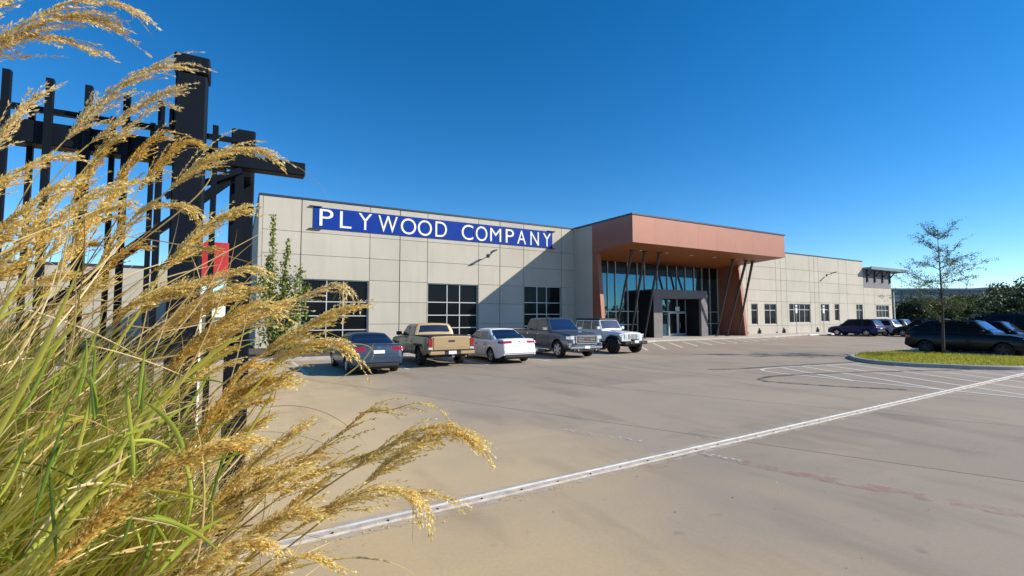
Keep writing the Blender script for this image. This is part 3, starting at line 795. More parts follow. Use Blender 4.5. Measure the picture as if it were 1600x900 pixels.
# ------------------------------------------------------------------ vehicles
def lerp_prof(p, x):
    if x <= p[0][0]: return p[0][1]
    for (a, b), (c, d) in zip(p[:-1], p[1:]):
        if x <= c:
            t = (x - a) / (c - a) if c > a else 0
            return b + (d - b) * t
    return p[-1][1]

GZ = [(0, .915), (.12, .975), (.3, .998), (.5, 1.0), (.72, .985), (.88, .955), (.96, .925), (1, .90)]

class Car:
    """local axes: x forward, y to the left, z up"""
    def __init__(s, name, label, loc, heading, P, paint_m, group=None, cat='car'):
        s.P = P; s.m = paint_m
        s.t = thing(name, label, cat, loc, heading, group, world=False)
        s.L, s.Wd = P['L'], P['W'] / 2
        s.body()
    def plan(s, x):
        u = abs(x) / (s.L / 2); e = s.P.get('round', .13)
        k = max(0, (u - .72) / .28)
        return s.Wd * (1 - e * k ** 2.4)
    def top(s, x): return lerp_prof(s.P['top'], x)
    def bot(s, x):
        z = lerp_prof(s.P['bottom'], x)
        for ax, r in s.P['arches']:
            d = abs(x - ax)
            if d < r: z = max(z, s.P['rw'] + math.sqrt(max(0, r * r - d * d)))
        return z
    def side(s, x, z):
        zn = (z - s.P['sill']) / max(.05, s.top(x) - s.P['sill'])
        return s.plan(x) * lerp_prof(GZ, min(1, max(0, zn)))
    def xs(s):
        L = s.L / 2; a = set(np.round(np.linspace(-L, L, 49), 3))
        for ax, r in s.P['arches']:
            for k in range(17):
                a.add(round(ax + r * math.cos(math.pi * k / 16), 3))
        for x, _ in s.P['top']: a.add(round(x, 3))
        return sorted(x for x in a if -L <= x <= L)
    def body(s):
        P = s.P; rows = []
        for x in s.xs():
            zt, zb = s.top(x), s.bot(x); r = []
            zb = min(zb, zt - .06)
            for q in (0, .1, .25, .42, .6, .75, .88, .95, 1):
                z = zb + (zt - zb) * q
                r.append((s.side(x, z), z))
            w = r[-1][0]; c = P.get('crown', .035)
            r += [(w * .93, zt + .012), (w * .7, zt + c * .7), (w * .35, zt + c), (0, zt + c * 1.06)]
            rows.append([(x, y, z) for y, z in r] + [(x, -y, z) for y, z in r[::-1][1:]])
        b = MB(); b.grid(rows)
        for r, fl in ((rows[0], 1), (rows[-1], 0)):
            b.add(r, [tuple(range(len(r)))])
        if 'cab' in P:
            rows = []
            xd, xc, xb, xa = P['cab']; n = 34
            for k in range(n + 1):
                x = xd + (xa - xd) * k / n
                rows.append(s.cab_section(x))
            b.grid(rows)
            b.add(rows[0], [tuple(range(len(rows[0])))]); b.add(rows[-1], [tuple(range(len(rows[0])))])
        s.b = b.build('body', s.m, s.t, smooth=True, auto=38)
        u = MB(); zl = P['sill'] + .04
        u.box(-s.L / 2 + .25, s.L / 2 - .25, -s.Wd + .30, s.Wd - .30, P['sill'] - .03, P['sill'] + .45)
        for ax, r in P['arches']: u.box(ax - r * 1.02, ax + r * 1.02, -s.Wd + .3, s.Wd - .3, P['rw'] - .05, P['rw'] + r + .03)
        u.build('underbody', M['plastic'], s.t)
    def zc(s, x):
        xd, xc, xb, xa = s.P['cab']; H, zb = s.P['H'], s.P['belt']
        if x < xc: t = (x - xd) / max(.01, xc - xd); e = s.P.get('rear_pow', 1.0)
        elif x > xb: t = (xa - x) / max(.01, xa - xb); e = 1.0
        else:
            t = 1.0; e = 1
        z = zb + (H - zb) * max(0, min(1, t)) ** e
        m = (xb + xc) / 2
        # gentle crown along the roof and rounded transitions
        soft = s.P.get('soft', .05)
        if xc - .5 < x < xb + .5: z -= soft * ((x - m) / ((xb - xc) / 2 + .5)) ** 4
        return max(zb, z)
    def wc(s, z):
        P = s.P; t = (z - P['belt']) / (P['H'] - P['belt'])
        return P['wb'] + (P['wr'] - P['wb']) * max(-.2, min(1.05, t)) ** 1.15 if t > 0 else P['wb'] - (P['wr'] - P['wb']) * t * .2
    def cab_section(s, x):
        z0 = s.P['belt'] - .06; z = max(s.zc(x), z0 + .05); ze = max(z0 + .02, z - .07)
        r = [(s.wc(z0), z0), (s.wc((z0 + ze) / 2), (z0 + ze) / 2), (s.wc(ze), ze), (s.wc(z) - .03, z - .02), (s.wc(z) - .09, z), (s.wc(z) * .5, z + .022), (0, z + .03)]
        return [(x, y, q) for y, q in r] + [(x, -y, q) for y, q in r[::-1][1:]]
    # ---- glass
    def screen(s, name, front=True, m='shieldglass', lo=.08, hi=.90, side=.10, black=.0):
        xd, xc, xb, xa = s.P['cab']; rows = []
        for k in range(7):
            t = lo + (hi - lo) * k / 6
            x = xa + (xb - xa) * t if front else xd + (xc - xd) * t
            z = s.zc(x); w = s.wc(z) - side
            rows.append([(x + (.012 if front else -.012), w * q, z + .014 + .02 * (1 - q * q)) for q in np.linspace(-1, 1, 9)])
        b = MB(); b.grid(rows); return b.build(name, M[m], s.t, smooth=True)
    def side_glass(s, x0, x1, zlo=.05, top=.10, m='carglass', x0t=None, x1t=None):
        for sg in (1, -1):
            rows = []; zb = s.P['belt'] + zlo
            x0t_ = x0 if x0t is None else x0t; x1t_ = x1 if x1t is None else x1t
            for k in range(9):
                t = k / 8; xb_ = x0 + (x1 - x0) * t; xt = x0t_ + (x1t_ - x0t_) * t
                zt = max(zb + .01, s.zc(xt) - top)
                rows.append([(xb_ + (xt - xb_) * q, sg * (s.wc(zb + (zt - zb) * q) + .009), zb + (zt - zb) * q) for q in (0, .33, .66, 1)])
            b = MB(); b.grid(rows); b.build('side_window', M[m], s.t, smooth=True)
    # ---- panels on the flank
    def patch(s, name, x0, x1, z0, z1, m, off=.006, nx=10, nz=6, sides=(1, -1), slant=0., parent=None):
        out = []
        for sg in sides:
            rows = []
            for i in range(nz + 1):
                z = z0 + (z1 - z0) * i / nz; r = []
                for k in range(nx + 1):
                    x = x0 + (x1 - x0) * k / nx + slant * i / nz
                    zz = max(z, s.bot(x) + .004)
                    r.append((x, sg * (s.side(x, zz) + off), zz))
                rows.append(r)
            b = MB(); b.grid(rows); out.append(b.build(name, m, parent or s.t, smooth=True, fix=True))
        return out
    def doors(s, spans, z0=None, z1=None, handle='plastic'):
        P = s.P; z0 = P['sill'] + .1 if z0 is None else z0; z1 = P['belt'] - .03 if z1 is None else z1
        for a, c in spans:
            s.patch('door_gap', a - .012, c + .012, z0 - .012, z1, M['plastic'], .0035)
            ds = s.patch('door', a, c, z0, z1, s.m, .008)
            for sg, d in zip((1, -1), ds):
                x = a + .12; z = z1 - .14; y = s.side(x, z) + .03
                b = MB(); b.box(x - .08, x + .09, min(sg * (y - .03), sg * y), max(sg * (y - .03), sg * y), z - .015, z + .018, bev=.008); b.build('handle', M[handle] if isinstance(handle, str) else handle, d)
    def mirrors(s, x, m=None, big=1.0):
        for sg in (1, -1):
            z = s.P['belt'] + .10; y = s.wc(z)
            b = MB(); b.box(x - .09 * big, x + .06 * big, min(sg * (y + .06), sg * (y + .06 + .2 * big)), max(sg * (y + .06), sg * (y + .06 + .2 * big)), z - .05 * big, z + .10 * big, bev=.03)
            b.bar((x, sg * (y - .02), z - .04), (x, sg * (y + .1), z), .05, .04); b.build('mirror', m or s.m, s.t)
    def wheels(s, r, w=.23, rim='rim', spokes=5, rimr=.64):
        for ax, _ in s.P['arches']:
            for sg in (1, -1):
                yo = s.plan(ax) - .02; yi = yo - w; zc = r
                prof = [(rimr * r, yi), (.9 * r, yi), (.985 * r, yi + .03), (r, yi + .07), (r, yo - .07), (.985 * r, yo - .03), (.9 * r, yo), (rimr * r, yo - .015), (rimr * r * .97, yo - .05)]
                N = 28; b = MB(); rows = []
                for k in range(N + 1):
                    a = 2 * math.pi * k / N; rows.append([(ax + q * math.cos(a), sg * y, zc + q * math.sin(a)) for q, y in prof])
                b.grid(rows); wo = b.build('wheel', M['rubber'], s.t, smooth=True, auto=50)
                b = MB(); R2 = rimr * r
                rows = []
                for k in range(N + 1):
                    a = 2 * math.pi * k / N; rows.append([(ax + q * math.cos(a), sg * y, zc + q * math.sin(a)) for q, y in ((R2, yo - .012), (R2 * .93, yo - .018), (R2 * .9, yo - .08))])
                b.grid(rows)
                for k in range(spokes):
                    a = 2 * math.pi * (k + .25) / spokes
                    b.bar((ax + .05 * math.cos(a), sg * (yo - .035), zc + .05 * math.sin(a)), (ax + R2 * .95 * math.cos(a), sg * (yo - .03), zc + R2 * .95 * math.sin(a)), .075 * r / .33, .03, 0, (0, 1, 0))
                b.tube([(ax, sg * (yo - .06), zc), (ax, sg * (yo - .012), zc)], [.075, .06], 12)
                b.build('rim', M[rim], wo, smooth=True, auto=30)
                b = MB(); b.tube([(ax, sg * (yo - .10), zc), (ax, sg * (yo - .085), zc)], R2 * .91, 20); b.build('brake_disc', M['plastic'], wo)
    def blk(s, name, x0, x1, y0, y1, z0, z1, m, bev=.015, parent=None, both=False):
        for sg in ((1, -1) if both else (1,)):
            b = MB(); ya, yb = sorted((sg * y0, sg * y1)); b.box(x0, x1, ya, yb, z0, z1, bev=bev)
            o = b.build(name, M[m] if isinstance(m, str) else m, parent or s.t)
        return o
    def end_patch(s, name, y0, y1, z0, z1, m, front=False, off=.008, both=False, ny=6, wrap=0.0):
        """sheet that follows the sloped end of the body between heights z0 and z1; wrap > 0 carries it round the corner"""
        out = None
        def xz(z):
            L = s.L / 2; best = None
            for k in range(161):
                x = L - .9 * k / 160
                xx = x if front else -x
                if s.top(xx) >= z: best = xx; break
            return best if best is not None else (L - .9 if front else -(L - .9))
        sgx = 1 if front else -1
        for sg in ((1, -1) if both else (1,)):
            rows = []
            for i in range(6):
                z = z0 + (z1 - z0) * i / 5; x = xz(z); r = []
                for k in range(ny + 1):
                    y = y0 + (y1 - y0) * k / ny
                    r.append((x + sgx * off, sg * y, z + s.P.get('crown', .035) * .6 * (1 - (y / s.Wd) ** 2)))
                if wrap > 0:
                    for k in range(1, 5):
                        xx = x - sgx * wrap * k / 4
                        r.append((xx, sg * (s.side(xx, z) + off), z))
                rows.append(r)
            b = MB(); b.grid(rows); out = b.build(name, M[m] if isinstance(m, str) else m, s.t, smooth=True)
        return out

UPY, DNY = R(90), R(-90)

def sedan(name, label, loc, heading, m, L=4.75, W=1.84, H=1.45, cat='car', group=None, rim='rim', glassm='carglass', taillow=.0):
    h = L / 2
    P = dict(L=L, W=W, H=H, belt=.95, sill=.22, rw=.33, wb=W / 2 * .905, wr=W / 2 * .70, round=.15, crown=.03, soft=.06,
             top=[(-h, .62), (-h + .03, .80), (-h + .09, .98), (-h + .16, 1.035), (-h + .5, 1.04), (-h + 1.1, .985), (-.2, .955), (.75, .945), (1.0, .93), (h - .75, .84), (h - .28, .74), (h - .08, .64), (h, .5)],
             bottom=[(-h, .38), (-h + .3, .26), (-h + .7, .2), (h - .6, .2), (h - .2, .22), (h, .3)],
             arches=[(-h + 1.02, .375), (h - .93, .375)], cab=(-h + .62, -h + 1.62, .28, 1.12))
    c = Car(name, label, loc, heading, P, m, group, cat)
    c.screen('windscreen'); c.screen('rear_window', False, glassm)
    c.side_glass(-.12, .80, x1t=.42); c.side_glass(-h + 1.38, -.2, x0t=-h + 1.62); c.side_glass(-h + 1.0, -h + 1.3, x0t=-h + 1.40, x1t=-h + 1.52)
    c.doors([(-.16, .92), (-h + 1.42, -.185)]); c.mirrors(.72); c.wheels(.33, rim=rim)
    return c

# --- blue grey saloon, tail to the camera
m = paint('blue_grey_paint', (0.05, 0.075, 0.11), .45, .32)
c = sedan('sedan', 'blue grey sedan parked nose to the building beside the dry grass', (4.3, 19.1, 0), UPY, m, W=1.86, H=1.39)
h = c.L / 2
c.end_patch('tail_lamp', .45, .86, .82, .95, 'tail', both=True, wrap=.26)
c.end_patch('licence_plate', -.19, .19, .72, .83, 'plate', off=.02)
c.blk('bumper', -h - .035, -h + .12, -.80, .80, .40, .60, m, .04); c.blk('lower_trim', -h - .02, -h + .1, -.7, .7, .27, .385, 'plastic', .03)
c.end_patch('badge', -.06, .06, .90, .95, 'chrome', off=.015); c.end_patch('trunk_gap', -.62, .62, .688, .70, 'plastic', off=.012)
# --- white saloon
m = paint('white_pearl_paint', (0.80, 0.79, 0.77), 0.0, .3)
c = sedan('sedan', 'white sedan parked nose to the building between tan pickup and grey pickup', (10.55, 20.25, 0), UPY, m, L=4.95, W=1.84, H=1.45)
h = c.L / 2
c.end_patch('tail_lamp', .36, .86, .86, .965, 'tail', both=True, wrap=.30)
c.end_patch('licence_plate', -.19, .19, .70, .81, 'plate', off=.02)
c.blk('bumper', -h - .035, -h + .12, -.80, .80, .42, .62, m, .04); c.blk('lower_trim', -h - .03, -h + .14, -.76, .76, .25, .415, 'plastic', .04)
c.end_patch('chrome_strip', -.34, .34, .83, .85, 'chrome', off=.012); c.end_patch('badge', -.06, .06, .90, .95, 'chrome', off=.015)

def pickup(name, label, loc, heading, m, L, W, H, belt, bedtop, cabx, arches, rw, sill=.42, rim='rim', hood=1.08, group=None):
    h = L / 2; xd, xc, xb, xa = cabx
    P = dict(L=L, W=W, H=H, belt=belt, sill=sill, rw=rw, wb=W / 2 * .915, wr=W / 2 * .74, round=.09, crown=.03, soft=.04, rear_pow=.5,
             top=[(-h, bedtop - .10), (-h + .02, bedtop), (xd - .06, bedtop), (xd - .03, belt), (xa - .05, belt), (xa + .02, hood + .06), (h - .55, hood), (h - .12, hood - .05), (h, hood - .16)],
             bottom=[(-h, .62), (-h + .35, .5), (-h + .8, sill), (h - .7, sill), (h - .2, .45), (h, .5)], arches=arches, cab=cabx)
    c = Car(name, label, loc, heading, P, m, group, 'pickup truck')
    c.screen('windscreen', side=.13); c.screen('rear_window', False, 'carglass', .14, .72, .16)
    return c
# --- tan pickup, tail to the camera
m = paint('tan_paint', (0.42, 0.30, 0.15), .15, .42)
L = 5.35; h = L / 2
c = pickup('pickup_truck', 'tan pickup truck parked tail out between the two sedans', (7.5, 18.0 + h, 0), UPY, m, L, 2.0, 1.70, 1.14, 1.20, (-.78, -.62, .55, 1.22), [(-h + 1.2, .45), (h - .95, .45)], .39)
c.side_glass(.12, .98, x1t=.62); c.side_glass(-.62, .02, x0t=-.55); c.doors([(.05, 1.05), (-.68, .02)]); c.mirrors(.95, M['plastic'], 1.15); c.wheels(.39, .26, 'rimD', 6)
c.blk('tailgate', -h - .022, -h + .03, -.77, .77, .68, 1.19, m, .02)
c.blk('tailgate_crease', -h - .03, -h, -.6, .6, .79, .815, m, .005)
c.blk('badge', -h - .036, -h - .02, -.13, .13, 1.0, 1.07, 'plastic', .004)
c.blk('tail_lamp', -h - .018, -h + .14, .80, .985, .80, 1.15, 'tail', .015, both=True); c.blk('reversing_lamp', -h - .02, -h + .1, .80, .98, .70, .79, 'lamp', .01, both=True)
c.blk('bumper', -h - .14, -h + .02, .33, .96, .50, .67, m, .03, both=True); c.blk('bumper_step', -h - .12, -h + .0, -.5, .5, .49, .64, 'plastic', .02); c.blk('step_pad', -h - .15, -h + .02, -.93, .93, .655, .685, 'plastic', .01)
c.blk('licence_plate', -h - .135, -h - .122, -.17, .17, .52, .66, 'plate', .003); c.blk('tow_hitch', -h - .2, -h + .2, -.05, .05, .40, .48, 'chrome', .01)
b = MB(); b.tube([(-h - .05, -.62, .42), (-h + .5, -.62, .44)], .035, 8); b.build('exhaust_pipe', M['chrome'], c.t)
c.blk('bed_cover', -h + .05, -.86, -.80, .80, 1.20, 1.245, 'plastic', .015); c.blk('bed_rail', -h + .03, -.84, .83, .93, 1.205, 1.24, 'plastic', .01, both=True)
c.patch('arch_flare', -h + .72, -h + 1.68, .80, .90, M['plastic'], .03, 12, 2); c.patch('arch_flare', h - 1.42, h - .48, .80, .90, M['plastic'], .03, 12, 2)
# --- grey full size pickup, nose to the camera
m = paint('dark_grey_paint', (0.10, 0.115, 0.13), .55, .30)
L = 5.85; h = L / 2
c = pickup('pickup_truck', 'dark grey full size pickup with chrome grille parked nose out', (14.7, 18.5 + h, 0), DNY, m, L, 2.04, 1.92, 1.27, 1.30, (-1.10, -.92, .72, 1.32), [(-h + 1.25, .50), (h - 1.0, .50)], .42, hood=1.20)
c.side_glass(.02, 1.02, x1t=.78); c.side_glass(-.98, -.08, x0t=-.90); c.doors([(-.02, 1.15), (-1.02, -.06)], handle='chrome'); c.mirrors(1.0, M['chrome'], 1.25); c.wheels(.42, .27, 'rim', 6)
g = c.blk('grille', h - .10, h + .05, -.58, .58, .72, 1.10, 'plastic', .03)
for z in (.80, .88, .96, 1.04): c.blk('grille_bar', h + .051, h + .075, -.53, .53, z - .018, z + .018, 'chrome', .005, parent=g)
for z in (.715, 1.10): c.blk('grille_surround', h - .02, h + .08, -.62, .62, z - .02, z + .025, 'chrome', .01, parent=g)
c.blk('grille_surround', h - .02, h + .075, .58, .66, .74, 1.1, 'chrome', .01, parent=g, both=True)
def flat_text(txt, c, parent, x, y0, y1, z0, z1, m):
    n = len(txt); w = (y1 - y0) / n
    for k, ch in enumerate(txt):
        me = glyph(ch); bm = bmesh.new(); bm.from_mesh(me)
        ax = [v.co.x for v in bm.verts]; ay = [v.co.y for v in bm.verts]; a0, a1, b0, b1 = min(ax), max(ax), min(ay), max(ay)
        for v in bm.verts:
            v.co = Vector((x, y0 + w * (k + .08) + (v.co.x - a0) / (a1 - a0) * w * .84, z0 + (v.co.y - b0) / (b1 - b0) * (z1 - z0)))
        bm.to_mesh(me); bm.free(); me.materials.clear(); me.materials.append(m); me.name = 'letter'
        o = bpy.data.objects.new('letter', me); COL.objects.link(o); o.parent = parent
flat_text('GMC', c, g, h + .085, -.2, .2, .87, .97, M['tail'])
c.blk('headlamp', h - .34, h + .02, .67, .97, .90, 1.09, 'lamp', .03, both=True); c.blk('lamp_strip', h - .16, h + .035, .68, .80, .72, .90, 'lamp', .02, both=True)
c.blk('fog_lamp', h - .1, h + .055, .74, .90, .60, .72, 'plastic', .01, both=True)
c.blk('bumper', h - .16, h + .10, -.98, .98, .46, .62, 'chrome', .05); c.blk('bumper_corner', h - .22, h + .04, .86, .99, .60, .78, 'chrome', .04, both=True); c.blk('air_dam', h - .12, h + .06, -.8, .8, .34, .45, 'plastic', .02)
c.blk('licence_plate', h + .102, h + .115, -.16, .16, .47, .60, 'plate', .003); c.blk('tow_hook', h - .0, h + .12, .50, .58, .37, .45, 'chrome', .01, both=True)
c.blk('bed_rail', -h + .03, -1.14, .86, .97, 1.305, 1.345, 'chrome', .01, both=True); c.blk('side_step', -1.0, 1.2, .93, 1.03, .34, .40, 'chrome', .015, both=True); c.blk('roof_aerial', -.5, -.3, -.05, .05, 1.94, 2.0, 'plastic', .01)
c.blk('bed_floor', -h + .06, -1.16, -.80, .80, 1.30, 1.335, 'plastic', .01)
# --- white off-roader, nose to the camera
m = paint('white_paint_gloss', (0.74, 0.75, 0.76), 0, .3)
L = 4.1; h = L / 2
P = dict(L=L, W=1.56, H=1.86, belt=1.24, sill=.55, rw=.44, wb=.765, wr=.66, round=.05, crown=.04, soft=.01, rear_pow=.35,
         top=[(-h, 1.2), (-h + .02, 1.24), (.30, 1.24), (.45, 1.22), (.62, 1.20), (h - .25, 1.14), (h - .06, 1.10), (h, 1.04)], bottom=[(-h, .62), (h, .66)],
         arches=[(-h + .72, .50), (h - .62, .50)], cab=(-h + .02, -h + .12, .10, .46))
c = Car('offroad_car', 'white off road car with black top and big tyres parked nose out', (18.7, 19.55 + h, 0), DNY, P, m, None, 'car')
c.screen('windscreen', True, 'shieldglass', .14, .86, .08); c.screen('rear_window', False, 'carglass', .2, .8, .12)
c.side_glass(-.45, .22, .04, .10, x1t=.06); c.side_glass(-1.28, -.55, .04, .10); c.side_glass(-h + .16, -1.36, .04, .10); c.doors([(-.5, .42), (-1.3, -.53)], z0=.66, z1=1.2)
b = MB(); b.box(-h - .01, .16, -.70, .70, 1.80, 1.915, bev=.04); b.build('hard_top', M['plastic'], c.t)
for ax, r in P['arches']:
    for sg in (1, -1):
        b = MB(); rows = []
        for k in range(13):
            a = math.pi * (.02 + .96 * k / 12); rows.append([(ax + q * math.cos(a), sg * y, .46 + q * math.sin(a) * .92) for q, y in ((.50, .70), (.56, .72), (.60, .93), (.56, .96), (.50, .94), (.50, .70))])
        b.grid(rows); b.build('fender_flare', M['plastic'] if True else m, c.t, smooth=True, auto=40)
c.Wd = .97; c.wheels(.44, .30, 'rimD', 6, .56); c.Wd = .78
g = c.blk('grille', h - .05, h + .03, -.60, .60, .78, 1.12, m, .03)
for k in range(7): c.blk('grille_slot', h + .026, h + .034, -.30 + k * .1 - .028, -.30 + k * .1 + .028, .82, 1.06, 'plastic', .002, parent=g)
for sg in (1, -1):
    b = MB(); b.tube([(h + .0, sg * .47, .97), (h + .045, sg * .47, .97)], [.105, .09], 16); b.build('headlamp', M['lamp'], c.t, smooth=True, auto=40)
c.blk('front_fender', h - .85, h - .02, .62, .90, .98, 1.06, m, .03, both=True)
c.blk('turn_lamp', h - .12, h - .0, .72, .84, .90, .97, 'lamp', .01, both=True)
c.blk('bumper', h + .06, h + .34, -.82, .82, .52, .70, 'plastic', .03); c.blk('licence_plate', h + .345, h + .356, -.15, .15, .60, .74, 'plate', .003)
c.blk('winch', h + .1, h + .3, -.22, .22, .70, .80, 'plastic', .03); c.blk('tow_hook', h + .34, h + .4, .4, .46, .58, .68, 'chrome', .01, both=True)
c.mirrors(.30, m, 1.05); c.blk('hood_vent', .75, 1.2, .18, .42, 1.225, 1.24, 'plastic', .005, both=True)
b = MB(); b.tube([(h - 1.9, .0, .42), (h - .3, 0, .42)], .06, 8); b.tube([(h - .62, -.7, .44), (h - .62, .7, .44)], .06, 8); b.build('axle', M['plastic'], c.t)

def suv(name, label, loc, heading, m, L=4.75, W=1.9, H=1.72, belt=1.06, group=None, rim='rim', rear=.45, cat='car', hoodz=1.0, gm='darkglass'):
    h = L / 2
    P = dict(L=L, W=W, H=H, belt=belt, sill=.28, rw=.36, wb=W / 2 * .915, wr=W / 2 * .72, round=.14, crown=.03, soft=.07, rear_pow=.75,
             top=[(-h, .72), (-h + .03, .95), (-h + .10, belt - .03), (-h + .3, belt + .0), (.9, belt), (1.1, belt - .03), (h - .7, hoodz), (h - .22, hoodz - .10), (h - .06, hoodz - .22), (h, .62)],
             bottom=[(-h, .46), (-h + .3, .3), (-h + .7, .26), (h - .6, .26), (h, .34)], arches=[(-h + .98, .42), (h - .95, .42)], cab=(-h + .06, -h + .06 + rear, .45, 1.22))
    c = Car(name, label, loc, heading, P, m, group, cat)
    c.screen('windscreen'); c.screen('rear_window', False, 'carglass', .12, .8, .12)
    c.side_glass(-.10, .92, x1t=.52, m=gm); c.side_glass(-h + 1.40, -.18, m=gm); c.side_glass(-h + .42, -h + 1.30, x0t=-h + .42 + rear * .5, m=gm)
    c.doors([(-.14, 1.0), (-h + 1.40, -.165)]); c.mirrors(.85); c.wheels(.36, .24, rim)
    c.end_patch('tail_lamp', .55, .90, .84, 1.0, 'tail', both=True, wrap=.25); c.end_patch('licence_plate', -.2, .2, .74, .86, 'plate', off=.02)
    c.blk('bumper', -h - .03, -h + .14, -.82, .82, .44, .66, 'plastic', .04)
    c.blk('headlamp', h - .34, h - .06, .62, .88, hoodz - .26, hoodz - .12, 'lamp', .03, both=True); c.blk('front_bumper', h - .14, h + .03, -.78, .78, .36, .56, 'plastic', .04); c.blk('grille', h - .12, h - .005, -.45, .45, .60, .74, 'plastic', .02)
    c.blk('roof_rail', -h + .8, .5, W / 2 * .60, W / 2 * .64, H + .0, H + .04, 'plastic', .01, both=True)
    return c
mb = paint('deep_blue_paint', (0.003, 0.020, 0.10), 0, .35)
mk_ = paint('black_paint', (0.003, 0.003, 0.0035), 0, .3)
ms = paint('silver_paint', (0.48, 0.49, 0.50), .6, .32)
mdg = paint('dark_green_grey_paint', (0.02, 0.024, 0.02), 0, .4)
mdb = paint('dark_navy_paint', (0.008, 0.013, 0.028), 0, .3)
suv('parked_car', 'dark blue hatchback parked nose to the sidewalk near the end of the building', (56.75, 26.2, 0), UPY, mb, L=4.7)
suv('parked_car', 'silver car just behind the dark blue hatchback', (60.3, 26.0, 0), UPY, ms, L=4.6)
suv('parked_car', 'grey car mostly hidden behind the silver car', (63.6, 26.2, 0), UPY, paint('mid_grey_paint', (.2, .21, .23), .5, .35), L=4.6)
suv('parked_car', 'dark green grey car behind the trunk of the young tree', (60.2, 21.6, 0), UPY, mdg, L=4.8, H=1.8)
suv('parked_car', 'black car right behind the grass island and the young tree', (33.55, 10.15, 0), DNY, mk_, L=5.0, W=1.95, H=1.80, belt=1.14, rear=.95, hoodz=1.08, rim='rimD')
suv('parked_car', 'black car half hidden behind the nearest black car', (36.6, 10.0, 0), DNY, mk_, L=5.0, H=1.74, rim='rimD')
suv('parked_car', 'tall dark navy car farthest back at the right edge', (39.7, 9.6, 0), DNY, mdb, L=5.1, W=2.0, H=2.15, belt=1.25, hoodz=1.18)

# ------------------------------------------------------------------ foliage materials
M['leafG'] = mat('green_leaf', (.1, .14, .03), .6, trans=.35, island=[(0, (.09, .13, .015)), (.5, (.19, .24, .035)), (1, (.33, .36, .07))])
M['leafO'] = mat('olive_leaf', (.06, .09, .03), .6, trans=.3, island=[(0, (.03, .065, .022)), (.6, (.075, .125, .04)), (1, (.16, .20, .055))])
M['leafD'] = mat('dark_tree_leaf', (.03, .05, .02), .65, trans=.2, island=[(0, (.016, .032, .014)), (.6, (.042, .066, .022)), (1, (.08, .10, .03))])
M['leafY'] = mat('yellow_green_leaf', (.1, .12, .02), .65, trans=.3, island=[(0, (.05, .06, .012)), (.6, (.11, .12, .02)), (1, (.18, .17, .035))])
M['bark'] = mat('tree_bark', (.06, .045, .035), .9, col2=(.10, .08, .06), scale=20, bump=.5)
M['plume'] = mat('dry_golden_plume', (.5, .33, .12), .6, spec=.08, trans=.4, island=[(0, (.70, .47, .10)), (.3, (.87, .65, .19)), (.65, (.95, .78, .32)), (1, (.98, .90, .58))])
M['plumeP'] = mat('pale_silky_plume', (.6, .45, .25), .6, spec=.12, trans=.45, island=[(0, (.70, .50, .18)), (.4, (.88, .69, .31)), (1, (.96, .88, .62))])
M['plumeB'] = mat('brown_plume', (.3, .18, .05), .6, spec=.06, trans=.45, island=[(0, (.52, .33, .06)), (.5, (.78, .55, .14)), (1, (.92, .72, .27))])
M['stalk'] = mat('straw_stalk', (.60, .45, .19), .5, spec=.3, col2=(.5, .42, .12), scale=6)
M['blade'] = mat('grass_blade', (.3, .3, .05), .5, spec=.22, trans=.38, island=[(0, (.15, .22, .025)), (.15, (.36, .41, .04)), (.4, (.60, .58, .065)), (.7, (.78, .69, .13)), (1, (.86, .73, .30))])
M['blade_big'] = mat('broad_grass_blade', (.40, .40, .045), .45, spec=.4, trans=.42, island=[(0, (.36, .42, .05)), (.5, (.52, .50, .07)), (1, (.64, .55, .11))])
M['straw'] = mat('dead_straw', (.3, .2, .09), .7, spec=.2, trans=.3, island=[(0, (.20, .11, .035)), (.4, (.55, .38, .13)), (1, (.86, .72, .42))])
M['lawnblade'] = mat('lawn_grass_blade', (.2, .24, .02), .6, trans=.35, island=[(0, (.27, .28, .015)), (.5, (.42, .40, .02)), (1, (.55, .49, .04))])

def unit(v): return v / np.maximum(1e-9, np.linalg.norm(v, axis=-1, keepdims=True))

def leaf_quads(centres, size, spread=.5, up=.3, aspect=.55):
    """one diamond-shaped leaf per centre with random orientation"""
    n = len(centres); d = unit(rng.normal(size=(n, 3)) + np.array([0, 0, up])); a = unit(np.cross(d, rng.normal(size=(n, 3))))
    s = size * rng.uniform(.6, 1.3, (n, 1))
    v = np.stack([centres - d * s * .5, centres + a * s * aspect * .5 , centres + d * s * .5, centres - a * s * aspect * .5], 1).reshape(-1, 3)
    return v, np.arange(4 * n).reshape(-1, 4)

# ------------------------------------------------------------------ ornamental grass
def bez(P, t):
    t = np.asarray(t)[:, None]; a, b, c, d = [np.array(p) for p in P]
    return (1 - t) ** 3 * a + 3 * (1 - t) ** 2 * t * b + 3 * (1 - t) * t ** 2 * c + t ** 3 * d
def ribbon(pts, w, nrm):
    """pts (n,3); w (n,) widths; returns verts and quads"""
    n = len(pts); tg = np.gradient(pts, axis=0); sd = unit(np.cross(tg, nrm)) * (w[:, None] / 2)
    v = np.empty((2 * n, 3)); v[0::2] = pts - sd; v[1::2] = pts + sd
    k = np.arange(n - 1) * 2
    return v, np.stack([k, k + 1, k + 3, k + 2], 1)
VIEW = np.array([FW.x, FW.y, FW.z]); RGT = np.array([RT.x, RT.y, RT.z]); UPV = np.array([0, 0, 1.0])

